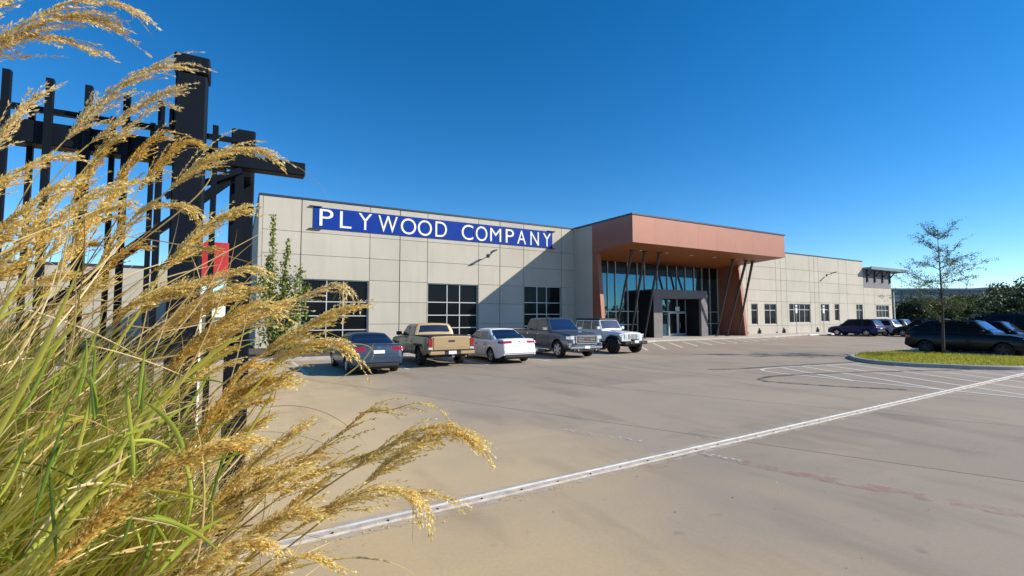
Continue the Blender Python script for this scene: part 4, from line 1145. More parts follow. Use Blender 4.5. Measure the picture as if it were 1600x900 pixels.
def make_plume(parent, path, d0, d1, base, dens=1.0, fluff=1.0, spread=.34, droop=.5, m='plume', length=None, branches=30, stalk=True, big=1.0):
    """path: picture points from the foot of the flower head to its tip, at depths d0..d1 metres; base: where the stalk leaves the ground"""
    n = len(path)
    ctrl = np.array([list(at(x, y, d0 + (d1 - d0) * k / (n - 1))) for k, (x, y) in enumerate(path)])
    # smooth curve through the points
    def crv(t):
        t = np.clip(np.asarray(t, float), 0, 1) * (n - 1); i = np.minimum(t.astype(int), n - 2); u = (t - i)[:, None]
        p = np.vstack([2 * ctrl[0] - ctrl[1], ctrl, 2 * ctrl[-1] - ctrl[-2]])
        a, b, c, e = p[i], p[i + 1], p[i + 2], p[i + 3]
        return .5 * (2 * b + (c - a) * u + (2 * a - 5 * b + 4 * c - e) * u ** 2 + (3 * b - a - 3 * c + e) * u ** 3)
    LP = np.linalg.norm(np.diff(crv(np.linspace(0, 1, 20)), axis=0), axis=1).sum()
    V, Fq, MI = [], [], []; off = 0
    def put(v, f, mi):
        nonlocal off
        V.append(v); Fq.append(f + off); MI.append(np.full(len(f), mi)); off += len(v)
    ax = crv(np.linspace(0, 1, 24)); r = np.linspace(.0035, .0012, 24)
    put(*ribbon(ax, r, VIEW), 1); put(*ribbon(ax, r, np.cross(VIEW, UPV)), 1)
    if stalk:
        s0 = ctrl[0]; tg = unit(ctrl[1] - ctrl[0]); B = np.array(base)
        sp = bez([B, B + (s0 - B) * .4 + UPV * .25, s0 - tg * .45, s0], np.linspace(0, 1, 26))
        rr = np.full(26, .0052); put(*ribbon(sp, rr, VIEW), 1); put(*ribbon(sp, rr, np.cross(VIEW, UPV)), 1)
    nb = int(branches * dens * (1.9 if fluff > .85 else 1.0))
    for j in range(nb):
        t0 = rng.uniform(0, 1) ** 1.25 * .80
        p0 = crv([t0])[0]; l = LP * (1 - t0 * .5) * (rng.uniform(.16, .42) if rng.uniform() < .8 else rng.uniform(.4, .62))
        l = max(.05, min(l, .30)); ns = 13
        ts = np.clip(t0 + (np.arange(ns) / ns) * l / LP, 0, 1)
        tgs = unit(np.gradient(crv(np.linspace(t0, min(1, t0 + l / LP) + 1e-3, ns)), axis=0))
        rad = rng.normal(size=3); rad -= tgs[0] * (rad @ tgs[0]); rad = unit(rad)
        d = unit(tgs[0] + rad * spread * rng.uniform(.3, 1.1)); pts = [p0]
        cur = rng.normal(size=3) * .06
        for k in range(1, ns):
            d = unit(d * .82 + tgs[k] * .16 - UPV * droop * .07 * (k / ns) + RGT * .02 + cur * .5)
            pts.append(pts[-1] + d * l / ns)
        pts = np.array(pts)
        put(*ribbon(pts, np.linspace(.0013, .0006, ns), VIEW), 0)
        # spikelets
        q = max(8, int(l / .0042 * fluff)); u = np.sort(rng.uniform(.04, 1, q)) * (ns - 1); i = np.minimum(u.astype(int), ns - 2); w = (u - i)[:, None]
        c = pts[i] * (1 - w) + pts[i + 1] * w; dd = unit(pts[i + 1] - pts[i])
        rd = unit(np.cross(dd, rng.normal(size=(q, 3)))); sd = unit(dd + rd * rng.uniform(.15, .75, (q, 1)))
        wd = unit(np.cross(sd, rng.normal(size=(q, 3)))); L_ = rng.uniform(.008, .0150, (q, 1)) * big; W_ = rng.uniform(.0013, .0026, (q, 1)) * big
        v = np.stack([c, c + sd * L_ * .45 + wd * W_, c + sd * L_, c + sd * L_ * .45 - wd * W_], 1).reshape(-1, 3)
        put(v, np.arange(4 * q).reshape(-1, 4), 0)
        # silky hairs
        q2 = int(q * .8); s_ = rng.integers(0, q, q2); c2 = c[s_]; hd = unit(dd[s_] + unit(rng.normal(size=(q2, 3))) * .9); hl = rng.uniform(.006, .014, (q2, 1))
        hw = unit(np.cross(hd, rng.normal(size=(q2, 3)))) * .00028
        v = np.stack([c2 - hw, c2 + hw, c2 + hd * hl + hw * .4, c2 + hd * hl - hw * .4], 1).reshape(-1, 3)
        put(v, np.arange(4 * q2).reshape(-1, 4), 0)
    return fast('plume', np.vstack(V), np.vstack(Fq), [M[m], M['stalk']], parent, np.concatenate(MI))

def make_blades(parent, specs, name, m, kind='stuff', fold=.35, seg=12):
    """specs: list of (base, mid, end control, tip, width)"""
    V, Fq = [], []; off = 0
    for b, c1, c2, t, w in specs:
        pts = bez([b, c1, c2, t], np.linspace(0, 1, seg)); u = np.linspace(0, 1, seg)
        ww = w * np.minimum(1, u * 4 + .35) * np.minimum(1, (1 - u) * 2.6 + .03)
        tw = rng.uniform(-.8, .8); nrm = unit(VIEW * math.cos(tw) + UPV * math.sin(tw) + rng.normal(size=3) * .15)
        tg = np.gradient(pts, axis=0); sd = unit(np.cross(tg, nrm)); up = unit(np.cross(sd, tg))
        v = np.empty((3 * seg, 3)); v[0::3] = pts - sd * ww[:, None] / 2 + up * ww[:, None] * fold; v[1::3] = pts; v[2::3] = pts + sd * ww[:, None] / 2 + up * ww[:, None] * fold
        k = np.arange(seg - 1) * 3
        f = np.concatenate([np.stack([k, k + 1, k + 4, k + 3], 1), np.stack([k + 1, k + 2, k + 5, k + 4], 1)])
        V.append(v); Fq.append(f + off); off += len(v)
    return fast(name, np.vstack(V), np.vstack(Fq), M[m], parent, smooth=True, kind=kind)

GRP = 'ornamental grass clumps beside the gate'
bases = dict(A=at(-520, 1250, 1.75), B=at(-330, 1320, 2.1), C=at(-60, 1330, 1.75), D=at(-420, 1420, 1.45))
for k in bases: bases[k].z = 0.0
cl = {}
for k, lab in (('A', 'ornamental grass clump whose pale plumes reach the top left sky'), ('B', 'ornamental grass clump whose golden plumes cross the black posts and red sign'),
               ('C', 'ornamental grass clump whose plumes droop over the gate track and concrete'), ('D', 'ornamental grass clump of yellow green blades with one big brown plume')):
    cl[k] = thing('ornamental_grass', lab, 'grass', bases[k], 0, GRP)
def jit(k, r=.16):
    a = rng.uniform(0, 6.283); q = r * math.sqrt(rng.uniform(0, 1)); b = bases[k]
    return (b.x + q * math.cos(a), b.y + q * math.sin(a), -.02)
PL = [
 # clump, path, depth at foot, at tip, keywords
 ('A', [(-60, 110), (20, 62), (90, 28), (150, 32), (205, 48)], 1.15, 1.2, dict(m='plumeP', droop=.9, spread=.42, branches=40)),
 ('A', [(-80, 120), (-10, 62), (60, 58), (120, 70), (160, 88)], 1.15, 1.2, dict(m='plumeP', droop=.6, spread=.25, branches=20)),
 ('A', [(30, 40), (90, 10), (150, 2), (200, 14), (238, 55)], 1.15, 1.2, dict(m='plumeP', droop=.8, spread=.2, branches=14)),
 ('A', [(-70, 90), (-30, 30), (5, 0), (60, -12), (140, -5)], 1.1, 1.2, dict(m='plumeP', droop=.7, branches=26)),
 ('A', [(-40, 260), (5, 205), (40, 165), (75, 140)], 1.3, 1.35, dict(m='plumeP', droop=.5, spread=.36, branches=34)),
 ('A', [(-60, 330), (0, 285), (70, 250), (130, 245)], 1.3, 1.4, dict(m='plume', droop=.5)),
 ('A', [(-60, 400), (10, 350), (70, 300), (110, 290)], 1.25, 1.3, dict(m='plume', droop=.6, spread=.3, branches=36)),
 ('A', [(-70, 470), (0, 410), (80, 350), (140, 310), (180, 300)], 1.3, 1.4, dict(m='plume', droop=.5, branches=36)),
 ('A', [(-60, 440), (10, 425), (60, 380), (90, 350)], 1.2, 1.3, dict(m='plumeB', droop=.4)),
 ('B', [(98, 223), (150, 172), (215, 118), (262, 102), (292, 108)], 1.7, 1.75, dict(m='plumeP', droop=.75, spread=.42, branches=44)),
 ('B', [(138, 226), (195, 182), (245, 150), (298, 136)], 1.7, 1.75, dict(m='plumeP', droop=.55, spread=.26, branches=30)),
 ('B', [(170, 225), (210, 190), (250, 165), (285, 175)], 1.72, 1.75, dict(m='plumeP', droop=.6, spread=.25, branches=14)),
 ('B', [(110, 320), (140, 268), (170, 225), (205, 205)], 1.75, 1.8, dict(m='plumeB', droop=.5, spread=.45, branches=40)),
 ('B', [(165, 330), (195, 268), (235, 222), (258, 215)], 1.8, 1.85, dict(m='plumeB', droop=.7, spread=.45, branches=40)),
 ('B', [(215, 300), (255, 250), (290, 222), (312, 235)], 1.8, 1.85, dict(m='plumeB', droop=.9, spread=.45, branches=40)),
 ('B', [(262, 298), (310, 258), (362, 236), (410, 238), (446, 268)], 1.75, 1.8, dict(m='plume', droop=1.1, spread=.30, branches=48)),
 ('B', [(90, 430), (130, 360), (180, 300), (220, 285)], 1.6, 1.7, dict(m='plume', droop=.5, spread=.4, branches=40)),
 ('B', [(60, 420), (110, 355), (160, 330), (205, 318)], 1.55, 1.6, dict(m='plume', droop=.4)),
 ('B', [(150, 420), (190, 360), (230, 325), (285, 322), (300, 340)], 1.75, 1.8, dict(m='plume', droop=.9, branches=34)),
 ('B', [(255, 425), (300, 375), (345, 340), (408, 322)], 1.7, 1.75, dict(m='plume', droop=.55, spread=.38, branches=56)),
 ('B', [(210, 495), (255, 462), (320, 440), (378, 420), (400, 428)], 1.75, 1.8, dict(m='plume', droop=.9, spread=.42, branches=48)),
 ('B', [(240, 535), (290, 485), (345, 455), (405, 448)], 1.75, 1.8, dict(m='plume', droop=.7, spread=.4, branches=44)),
 ('B', [(170, 510), (215, 470), (260, 450), (305, 465)], 1.8, 1.85, dict(m='plumeB', droop=.7)),
 ('B', [(300, 600), (350, 530), (410, 490), (455, 470)], 1.7, 1.75, dict(m='plume', droop=.6, spread=.42, branches=46)),
 ('B', [(370, 520), (440, 478), (490, 455), (528, 447), (520, 470)], 1.8, 1.82, dict(m='plumeP', droop=1.1, spread=.3, branches=28)),
 ('C', [(400, 560), (460, 520), (515, 492), (575, 472)], 1.6, 1.62, dict(m='plume', droop=.8, spread=.36, branches=64)),
 ('C', [(330, 640), (390, 590), (450, 552), (520, 535), (545, 560)], 1.6, 1.65, dict(m='plume', droop=.9, spread=.40, branches=50)),
 ('C', [(300, 690), (350, 640), (400, 600), (450, 590)], 1.6, 1.62, dict(m='plumeB', droop=.6, spread=.4, branches=44)),
 ('C', [(290, 560), (350, 515), (400, 480), (440, 500)], 1.65, 1.7, dict(m='plume', droop=.8, spread=.4, branches=44)),
 ('C', [(255, 585), (305, 535), (355, 495), (400, 470)], 1.5, 1.55, dict(m='plumeB', droop=.5, spread=.36, branches=50)),
 ('C', [(410, 780), (470, 722), (530, 680), (580, 640), (625, 650)], 1.5, 1.5, dict(m='plumeB', droop=.9, spread=.20, branches=30, fluff=.7)),
 ('C', [(420, 790), (480, 745), (540, 722), (600, 700)], 1.5, 1.5, dict(m='plume', droop=.8, spread=.25, branches=30)),
 ('C', [(560, 645), (610, 640), (655, 630), (690, 645), (705, 665)], 1.5, 1.5, dict(m='plume', droop=.8, spread=.12, branches=8, fluff=.7, stalk=False)),
 ('C', [(560, 765), (615, 715), (665, 685), (715, 678), (758, 715)], 1.45, 1.45, dict(m='plume', droop=1.1, spread=.26, branches=52)),
 ('C', [(450, 835), (520, 790), (590, 765), (640, 780), (645, 850)], 1.4, 1.4, dict(m='plume', droop=1.3, spread=.25, branches=36)),
 ('C', [(540, 740), (600, 700), (650, 672), (700, 668), (735, 690)], 1.47, 1.47, dict(m='plume', droop=1.0, spread=.34, branches=44)),
 ('C', [(560, 780), (630, 770), (690, 775), (735, 800)], 1.45, 1.45, dict(m='plume', droop=.9, spread=.22, branches=26, fluff=.8)),
 ('C', [(395, 640), (425, 600), (460, 575), (480, 570)], 1.6, 1.6, dict(m='plumeB', droop=.5, spread=.18, branches=12, fluff=.5)),
 ('C', [(320, 800), (380, 740), (440, 690), (480, 660)], 1.45, 1.5, dict(m='plume', droop=.6, spread=.42, branches=52)),
 ('C', [(280, 870), (350, 800), (420, 750), (480, 740)], 1.4, 1.4, dict(m='plume', droop=.8, spread=.45, branches=60)),
 ('C', [(300, 930), (380, 850), (440, 810), (500, 800)], 1.35, 1.35, dict(m='plume', droop=.8, spread=.45, branches=60)),
 ('C', [(250, 780), (310, 720), (360, 690), (410, 690)], 1.4, 1.45, dict(m='plume', droop=.7, spread=.45, branches=54)),
 ('C', [(230, 950), (300, 890), (370, 850), (430, 860)], 1.2, 1.25, dict(m='plume', droop=.8, spread=.5, branches=56)),
 ('C', [(380, 930), (430, 890), (480, 870), (540, 890)], 1.3, 1.3, dict(m='plume', droop=.9, spread=.4, branches=30)),
 ('D', [(70, 905), (150, 815), (230, 745), (310, 705), (350, 705)], .95, 1.05, dict(m='plumeB', droop=.5, spread=.26, branches=64)),
 ('D', [(300, 700), (345, 625), (375, 580), (395, 575)], 1.5, 1.55, dict(m='plumeB', droop=.4, spread=.36, branches=40)),
 ('A', [(20, 395), (60, 340), (95, 300), (140, 270)], 1.4, 1.45, dict(m='plume', droop=.5, spread=.4, branches=34)),
 ('B', [(130, 470), (165, 420), (200, 390), (240, 385)], 1.75, 1.8, dict(m='plumeB', droop=.6, spread=.4, branches=32)),
 ('B', [(60, 470), (90, 420), (120, 390), (150, 380)], 1.7, 1.75, dict(m='plumeB', droop=.6, spread=.4, branches=32)),
]
def filler(key, n, reg, dr, ms, lr=(100, 165)):
    out = []
    for _ in range(n):
        x = rng.uniform(reg[0], reg[1]); y = np.interp(x, reg[2], reg[3]) + rng.uniform(0, 1) * (np.interp(x, reg[2], reg[4]) - np.interp(x, reg[2], reg[3]))
        a = R(rng.uniform(32, 60)); l = rng.uniform(*lr); q = rng.uniform(.15, .6); pth = [(x, y)]
        for k in range(1, 5):
            a2 = a - q * (k - 1) * .45; pth.append((pth[-1][0] + math.cos(a2) * l / 4, pth[-1][1] - math.sin(a2) * l / 4))
        d = rng.uniform(*dr); out.append((key, pth, d, d + .04, dict(m=ms[rng.integers(0, len(ms))], droop=rng.uniform(.5, .95), spread=rng.uniform(.3, .46), branches=int(rng.uniform(26, 44)))))
    return out
PL += filler('A', 4, (-90, 70, [-90, 70], [330, 330], [500, 470]), (1.2, 1.8), ['plume', 'plumeB', 'plume'])
PL += filler('B', 4, (40, 260, [40, 150, 260], [400, 330, 400], [520, 500, 580]), (1.6, 2.2), ['plume', 'plumeB', 'plume'])
PL += filler('B', 5, (220, 330, [220, 330], [470, 500], [640, 640]), (1.7, 2.2), ['plume', 'plumeB'])
PL += filler('C', 19, (210, 440, [210, 320, 440], [740, 640, 660], [960, 960, 930]), (1.3, 1.8), ['plume', 'plume', 'plumeB'])
for k, path, d0, d1, kw in PL:
    make_plume(cl[k], path, d0, d1, jit(k), **kw)

def edge_y(x):  # upper limit of the dense leaf mass in the picture, used to spread blade tips over the clumps
    return np.interp(x, [-100, 0, 150, 300, 400, 470, 520], [400, 430, 455, 520, 610, 760, 930])
def blade_specs(n, xr, d, w, key, lift=0, lowbias=1.0, up=.35):
    out = []
    while len(out) < n:
        x = rng.uniform(*xr); y = edge_y(x) + lift + rng.uniform(0, 1) ** lowbias * 560
        dd = rng.uniform(*d); t = np.array(at(x, y, dd)); kk = key[rng.integers(0, len(key))]
        b = np.array(jit(kk, .22)); h = np.linalg.norm(t - b)
        if t[2] < .35: continue
        lean = RGT * rng.normal(0, .13) * h + UPV * rng.normal(0, .05) * h
        c1 = b + (t - b) * .35 + UPV * up * h * rng.uniform(.3, .9) * .5 + lean * .6
        c2 = b + (t - b) * .72 + UPV * up * h * rng.uniform(.3, 1.0) * .5 + lean * .3
        out.append((b, c1, c2, t, rng.uniform(*w)))
    return out
make_blades(cl['A'], blade_specs(420, (-120, 160), (1.15, 1.9), (.006, .016), 'A'), 'leaf_blades', 'blade')
make_blades(cl['B'], blade_specs(700, (-60, 360), (1.6, 2.5), (.006, .017), 'B'), 'leaf_blades', 'blade')
make_blades(cl['D'], blade_specs(560, (-120, 330), (1.05, 1.7), (.005, .014), 'D', 60), 'leaf_blades', 'blade')
make_blades(cl['C'], blade_specs(420, (120, 440), (1.4, 2.1), (.005, .012), 'C', 40), 'leaf_blades', 'blade')
make_blades(cl['B'], blade_specs(800, (-80, 400), (1.9, 2.7), (.004, .009), 'B', -10, 1.2), 'dead_leaves', 'straw')
make_blades(cl['C'], blade_specs(420, (130, 430), (1.4, 2.2), (.003, .007), 'C', 10, 1.0), 'dead_leaves', 'straw')
make_blades(cl['A'], blade_specs(160, (-120, 160), (1.2, 2.0), (.003, .006), 'A', -40, 1.3), 'dead_leaves', 'straw')
# fresh green leaves low in the clump
M['fresh'] = mat('fresh_green_blade', (.15, .3, .05), .45, spec=.25, trans=.4, island=[(0, (.11, .19, .025)), (.5, (.30, .38, .045)), (1, (.52, .54, .08))])
out = []
while len(out) < 85:
    x = rng.uniform(-40, 330); y = rng.uniform(600, 900); d = rng.uniform(.95, 1.5); a = R(rng.normal(58, 30)); l = rng.uniform(60, 190) / d; q = rng.normal(0, .5)
    p = [np.array(at(x + math.cos(a + q * k / 3) * l * k / 3, y - math.sin(a + q * k / 3) * l * k / 3, d + .03 * k)) for k in range(4)]
    out.append((*p, rng.uniform(.005, .012)))
make_blades(cl['D'], out, 'fresh_leaves', 'fresh')
# broken straws lying across the clumps at all angles
for key, nn, xr in (('A', 45, (-80, 160)), ('B', 75, (0, 330)), ('C', 70, (180, 440)), ('D', 90, (-60, 320))):
    out = []
    while len(out) < nn:
        x = rng.uniform(*xr); y = edge_y(x) - 40 + rng.uniform(0, 1) * 480; d = rng.uniform(1.0, 1.9) if key in 'AD' else rng.uniform(1.35, 2.2)
        a = R(np.clip(rng.normal(38, 24), -15, 72)); l = rng.uniform(70, 230) * 1.5 / d; q = rng.normal(0, .35)
        pts = [(x + math.cos(a + q * k / 3) * l * k / 3, y - math.sin(a + q * k / 3) * l * k / 3) for k in range(4)]
        p = [np.array(at(u_, v_, d + .05 * k)) for k, (u_, v_) in enumerate(pts)]
        if p[0][2] < .15: continue
        out.append((*p, rng.uniform(.0025, .0062)))
    make_blades(cl[key], out, 'dead_leaves', 'straw')
# the broad blades that stand out one by one
BIG = [('D', [(-60, 760), (20, 640), (80, 520), (132, 395)], .95, .017), ('D', [(-40, 820), (60, 700), (140, 570), (165, 470)], 1.2, .016),
       ('B', [(180, 740), (220, 640), (320, 540), (420, 505)], 1.35, .014), ('B', [(150, 760), (200, 640), (300, 560), (430, 525)], 1.4, .011),
       ('D', [(40, 900), (100, 790), (125, 690), (150, 580)], 1.1, .013), ('D', [(60, 880), (140, 770), (200, 690), (250, 590)], 1.1, .014),
       ('D', [(-20, 740), (60, 680), (120, 640), (170, 650)], 1.15, .013), ('D', [(170, 760), (250, 765), (310, 775), (355, 795)], 1.2, .012),
       ('A', [(-60, 590), (0, 500), (20, 440), (60, 400)], 1.1, .012), ('A', [(-40, 520), (40, 472), (90, 448), (118, 452)], 1.2, .006),
       ('D', [(30, 900), (80, 820), (160, 740), (230, 720)], 1.0, .012), ('C', [(300, 720), (340, 650), (400, 610), (455, 545)], 1.5, .010),
       ('C', [(330, 760), (380, 690), (425, 620), (455, 560)], 1.5, .009), ('D', [(-30, 660), (40, 610), (110, 520), (130, 470)], 1.3, .012),
       ('B', [(120, 620), (180, 540), (240, 470), (255, 400)], 1.6, .009), ('B', [(230, 640), (280, 560), (340, 500), (420, 430)], 1.6, .007)]
for k, pth, d, w in BIG:
    p = [np.array(at(x, y, d + .04 * i)) for i, (x, y) in enumerate(pth)]
    # reach down to the clump's foot below the picture
    b = np.array(jit(k, .1)); p0 = p[0]
    lower = (b, b + (p0 - b) * .4 + UPV * .1, p0 - unit(p[1] - p0) * .2, p0, w * .9)
    make_blades(cl[k], [(p[0] - unit(p[1] - p[0]) * .05, p[1], p[2], p[3], w)], 'leaf_blade', 'blade_big', None)
    make_blades(cl[k], [lower], 'leaf_sheath', 'blade_big', None)
# thin arching awns and loose stalks
THIN = [('B', [(255, 232), (400, 225), (500, 250), (518, 325)], 1.7, .0022), ('B', [(190, 400), (280, 330), (360, 280), (320, 250)], 1.6, .004), ('A', [(0, 452), (60, 440), (90, 448), (130, 452)], 1.2, .004),
        ('C', [(470, 560), (560, 520), (600, 540), (578, 566)], 1.6, .005), ('C', [(530, 592), (570, 570), (580, 545), (585, 535)], 1.6, .005), ('C', [(470, 500), (500, 520), (560, 528), (560, 558)], 1.6, .004),
        ('C', [(440, 895), (520, 865), (600, 860), (650, 900)], 1.4, .006), ('B', [(200, 370), (300, 382), (360, 400), (420, 420)], 1.5, .004), ('C', [(390, 660), (470, 625), (520, 650), (560, 690)], 1.6, .0025), ('C', [(400, 640), (480, 620), (540, 650), (575, 700)], 1.6, .0025)]
for k, pth, d, w in THIN:
    p = [np.array(at(x, y, d)) for x, y in pth]
    make_blades(cl[k], [(p[0], p[1], p[2], p[3], w)], 'dry_stalk', 'straw', None, .2, 18)

# ------------------------------------------------------------------ trees and shrubs
def branch_pts(p, d, l, n=6, wob=.12, upw=.0):
    pts = [Vector(p)]; d = Vector(d).normalized()
    for k in range(n):
        d = (d + Vector((random.gauss(0, wob), random.gauss(0, wob), random.gauss(0, wob) + upw))).normalized()
        pts.append(pts[-1] + d * l / n)
    return pts
# young tree on the grass island
TB = Vector((31.0, 10.35, .12)); tt = thing('young_tree', 'slender young tree with sparse crown on the grass island', 'tree', TB)
b = MB(); trunk = [TB + Vector((.03 * math.sin(z * 1.3), .03 * math.cos(z), z)) for z in np.linspace(0, 6.3, 16)]
b.tube(trunk, list(np.linspace(.075, .008, 16)), 8); lv = []
for k in range(46):
    z = random.uniform(1.55, 5.95); i = min(14, int(z / 6.3 * 15)); p = trunk[i].lerp(trunk[i + 1], z / 6.3 * 15 - i)
    a = k * 2.4 + random.uniform(-.4, .4); l = (2.1 - abs(z - 3.0) * .42) * random.uniform(.6, 1.15) if z > 3 else (1.5 + (z - 1.5) * .6) * random.uniform(.7, 1.2)
    br = branch_pts(p, (math.cos(a), math.sin(a), .35 + .25 * (z > 4)), max(.4, l), 7, .13, .02)
    b.tube(br, list(np.linspace(.016, .004, 8)), 5)
    for q in range(2, 8):
        for _ in range(2):
            tw = branch_pts(br[q], (br[q] - br[q - 1]).normalized() + Vector((random.gauss(0, .7), random.gauss(0, .7), random.gauss(0, .5))), random.uniform(.2, .5), 4, .2)
            b.tube(tw, [.005, .004, .0035, .003, .002], 4, caps=False)
            for w in tw[1:]:
                for _ in range(random.choice((3, 4, 6, 6))): lv.append(tuple(w + Vector((random.gauss(0, .06), random.gauss(0, .06), random.gauss(0, .05)))))
b.build('trunk', M['bark'], tt, smooth=True)
v, f = leaf_quads(np.array(lv), .066, up=-.2, aspect=.5); fast('crown', v, f, M['leafO'], tt, kind='stuff')
# lawn blades on the island
def inside(x, y, poly):
    c = False; j = len(poly) - 1
    for i in range(len(poly)):
        if (poly[i].y > y) != (poly[j].y > y) and x < (poly[j].x - poly[i].x) * (y - poly[i].y) / (poly[j].y - poly[i].y) + poly[i].x: c = not c
        j = i
    return c
pin = inset(il, .24); pts = []
while len(pts) < 9000:
    x, y = rng.uniform(23.5, 32), rng.uniform(5.8, 13.1)
    if inside(x, y, pin): pts.append((x, y, .12))
P0 = np.array(pts); n = len(P0); dr = unit(np.stack([rng.normal(0, .45, n), rng.normal(0, .45, n), np.ones(n)], 1)); hh = rng.uniform(.05, .12, (n, 1)); sd = unit(np.cross(dr, rng.normal(size=(n, 3)))) * .012
v = np.stack([P0 - sd, P0 + sd, P0 + dr * hh + sd * .2, P0 + dr * hh - sd * .2], 1).reshape(-1, 3)
o = fast('island_lawn', v, np.arange(4 * n).reshape(-1, 4), M['lawnblade'], kind='stuff'); tag(o, 'short yellow green lawn covering the kerbed island', 'lawn')
# columnar young tree in the bed by the left end of the building
def shoot_tree(name, label, base, shoots, leaf, m, cat='tree', nl=60):
    t = thing(name, label, cat, base); b = MB(); lv = []
    for (dx, dy, h, r) in shoots:
        top = Vector(base) + Vector((dx, dy, h)); mid = Vector(base) + Vector((dx * .55, dy * .55, h * .45))
        pts = [Vector(base) + Vector((dx * .05, dy * .05, 0)), mid, top]; cur = [pts[0].lerp(pts[1], k / 5) for k in range(5)] + [pts[1].lerp(pts[2], k / 8) for k in range(9)]
        b.tube(cur, list(np.linspace(.05, .008, len(cur))), 6)
        for k in range(2, len(cur)):
            rr = r * (1.0 - .75 * (k / len(cur)) ** 1.5)
            for _ in range(nl):
                d = Vector((random.gauss(0, 1), random.gauss(0, 1), random.gauss(0, .8))).normalized() * rr * random.uniform(.1, 1.0)
                lv.append(tuple(cur[k] + d + Vector((0, 0, random.uniform(-.3, .3)))))
    b.build('trunk', M['bark'], t, smooth=True); v, f = leaf_quads(np.array(lv), leaf, up=.6); fast('crown', v, f, m, t, kind='stuff'); return t
shoot_tree('young_tree', 'light green young tree with upright shoots at the left end of the building', (1.55, 26, .1), [(-.15, 0, 6.6, .42), (.55, .1, 5.4, .5), (1.1, -.2, 4.1, .95), (.5, .3, 3.9, 1.1), (-.6, -.2, 3.8, 1.1), (1.5, .1, 3.3, .8), (-.3, .2, 4.6, .6), (1.1, .2, 3.0, .6)], .17, M['leafG'], nl=46)
def shrub(label, x, y, r, h, m, group=None):
    t = thing('shrub', label, 'shrub', (x, y, .1), 0, group); lv = []
    b = MB()
    for k in range(14):
        a = random.uniform(0, 6.28); br = branch_pts((x, y, .1), (math.cos(a) * .6, math.sin(a) * .6, 1), h * .9, 5, .12); b.tube(br, list(np.linspace(.014, .004, 6)), 4)
        for q in br[1:]:
            for _ in range(26): lv.append((q.x + random.gauss(0, r * .3), q.y + random.gauss(0, r * .3), max(.12, q.z + random.gauss(0, h * .14))))
    b.build('stem', M['bark'], t); v, f = leaf_quads(np.array(lv), .11); fast('crown', v, f, m, t, kind='stuff')
shrub('small round green shrub below the left window of the building', 2.9, 30.8, .55, .8, M['leafG'])
shrub('low green shrub in the bed next to the blue grey sedan', 3.9, 27.6, .5, .7, M['leafO'])
# broadleaf trees far behind on the right
def far_tree(base, h, w, m, label, seed, clumps=34, leaf=.55, trunk_h=.28):
    random.seed(seed); t = thing('broadleaf_tree', label, 'tree', base, 0, 'trees beyond the parking lot'); bz = Vector(base); b = MB(); lv = []
    b.tube([bz, bz + Vector((.2, 0, h * trunk_h)), bz + Vector((.1, .2, h * .6))], [h * .035, h * .028, h * .012], 7)
    for k in range(clumps):
        a = random.uniform(0, 6.28); q = math.sqrt(random.uniform(0, 1)); zz = random.uniform(.18, .97); lim = math.sin(math.pi * min(1, max(.05, (zz - .08) / .95))) ** .6
        c = bz + Vector((math.cos(a) * q * w / 2 * lim, math.sin(a) * q * w / 2 * lim, zz * h)); r = w * random.uniform(.10, .19)
        b.tube([bz + Vector((0, 0, h * trunk_h)), c], [h * .012, .04], 4)
        for _ in range(95):
            d = Vector((random.gauss(0, 1), random.gauss(0, 1), random.gauss(0, .8))).normalized() * r * random.uniform(.55, 1.1); lv.append(tuple(c + d))
    b.build('trunk', M['bark'], t); v, f = leaf_quads(np.array(lv), leaf, up=.2, aspect=.7); fast('crown', v, f, m, t, kind='stuff')
def gp_at(x, d):
    p = at(x, 480, d); return (p.x, p.y, 0)
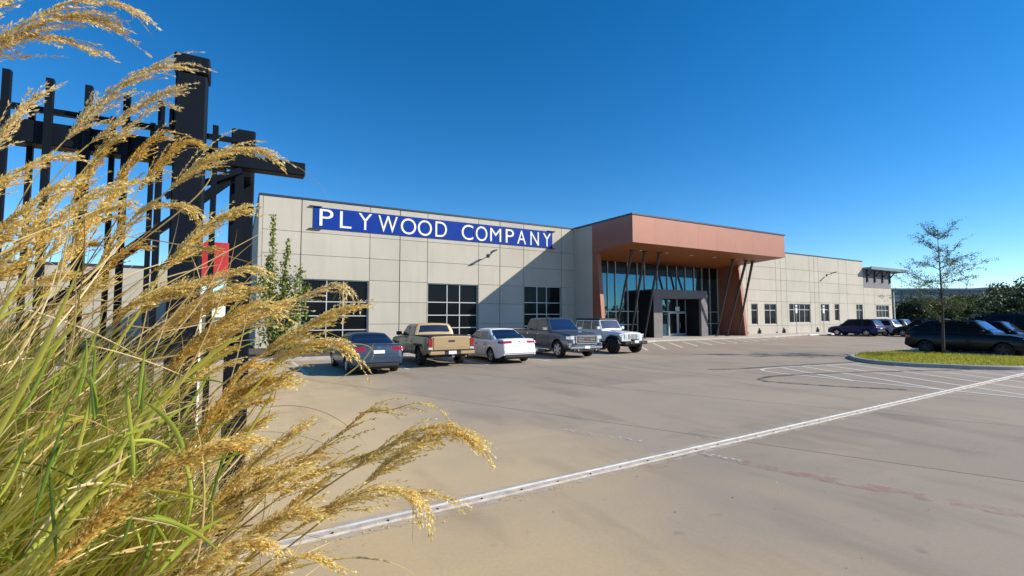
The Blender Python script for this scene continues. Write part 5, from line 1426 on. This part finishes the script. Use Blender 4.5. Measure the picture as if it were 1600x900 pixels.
for k, (x, d, h, w, mm, lab) in enumerate((
    (1582, 120, 9.8, 13, 'leafD', 'tall dark tree at the right edge behind the parked cars'), (1625, 112, 10.2, 14, 'leafD', 'dark tree cut by the right edge of the view'),
    (1548, 128, 7.4, 10, 'leafD', 'dark tree right of the end of the blue grey shed'), (1510, 105, 6.2, 8.5, 'leafY', 'yellow green tree right of the young tree trunk'),
    (1478, 100, 5.8, 7.5, 'leafY', 'yellow green tree behind the young tree trunk'), (1535, 98, 5.8, 8.0, 'leafD', 'low dark tree between yellow green tree and right edge trees'),
    (1432, 108, 5.6, 8.5, 'leafD', 'dark tree below the shed left of the young tree'), (1405, 116, 5.2, 8, 'leafD', 'dark tree beside the white lamp post'), (1455, 120, 6.0, 8, 'leafD', 'dark tree behind the dark green grey car'),
    (1600, 96, 6.5, 9, 'leafD', 'low dark tree above the farthest navy car'), (1570, 94, 5.5, 8, 'leafD', 'low dark tree above the second black car'))):
    far_tree(gp_at(x, d), h, w, M[mm], lab, 100 + k)
# woods across the road behind the camera: what the entrance glass mirrors
random.seed(5); lv = []
for k in range(150):
    a = R(random.uniform(100, 175)); d = random.uniform(105, 130); c = Vector((math.sin(a) * d + 10, math.cos(a) * d, random.uniform(.5, 5.4)))
    for _ in range(60): lv.append(tuple(c + Vector((random.gauss(0, 2.4), random.gauss(0, 2.4), random.gauss(0, 1.1)))))
v, f = leaf_quads(np.array(lv), 1.3, aspect=.8); o = fast('far_woods', v, f, M['leafD'], kind='stuff'); tag(o, 'dark line of woods mirrored in the entrance glass', 'woods')

# leaf litter and pebbles blown against the gate track
n = 150; s_ = np.concatenate([rng.uniform(6.2, 9.5, 90), rng.uniform(6, 26, 60)]); px = -6 + s_; py = 4.5 + .0445 * s_ - .12 - np.abs(rng.normal(0, .10, n)); py[120:] = rng.uniform(1.6, 4.4, 30)
c = np.stack([px, py, np.full(n, .008)], 1); v, f = leaf_quads(c, .022, up=0, aspect=.6); v[:, 2] = np.clip(v[:, 2], .004, .02)
o = fast('leaf_litter', v, f, M['plumeB'], kind='stuff'); tag(o, 'dry seed litter lying along the gate track', 'leaf litter')
n = 18; V, Fq = [], []; off = 0
for k in range(n):
    x, y = (rng.uniform(.8, 8), rng.uniform(1.2, 4.6)); r = rng.uniform(.004, .010); c = np.array([x, y, r * .5])
    vv = np.array([[1, 0, 0], [0, 1, 0], [-1, 0, 0], [0, -1, 0], [0, 0, 1], [0, 0, -1]]) * r * rng.uniform(.6, 1.1, (6, 1)) + c
    V.append(vv); Fq.append(np.array([[0, 1, 4], [1, 2, 4], [2, 3, 4], [3, 0, 4], [1, 0, 5], [2, 1, 5], [3, 2, 5], [0, 3, 5]]) + off); off += 6
o = fast('pebbles', np.vstack(V), np.vstack(Fq), M['bark'], kind='stuff'); tag(o, 'small dark pebbles scattered over the near concrete', 'pebbles')
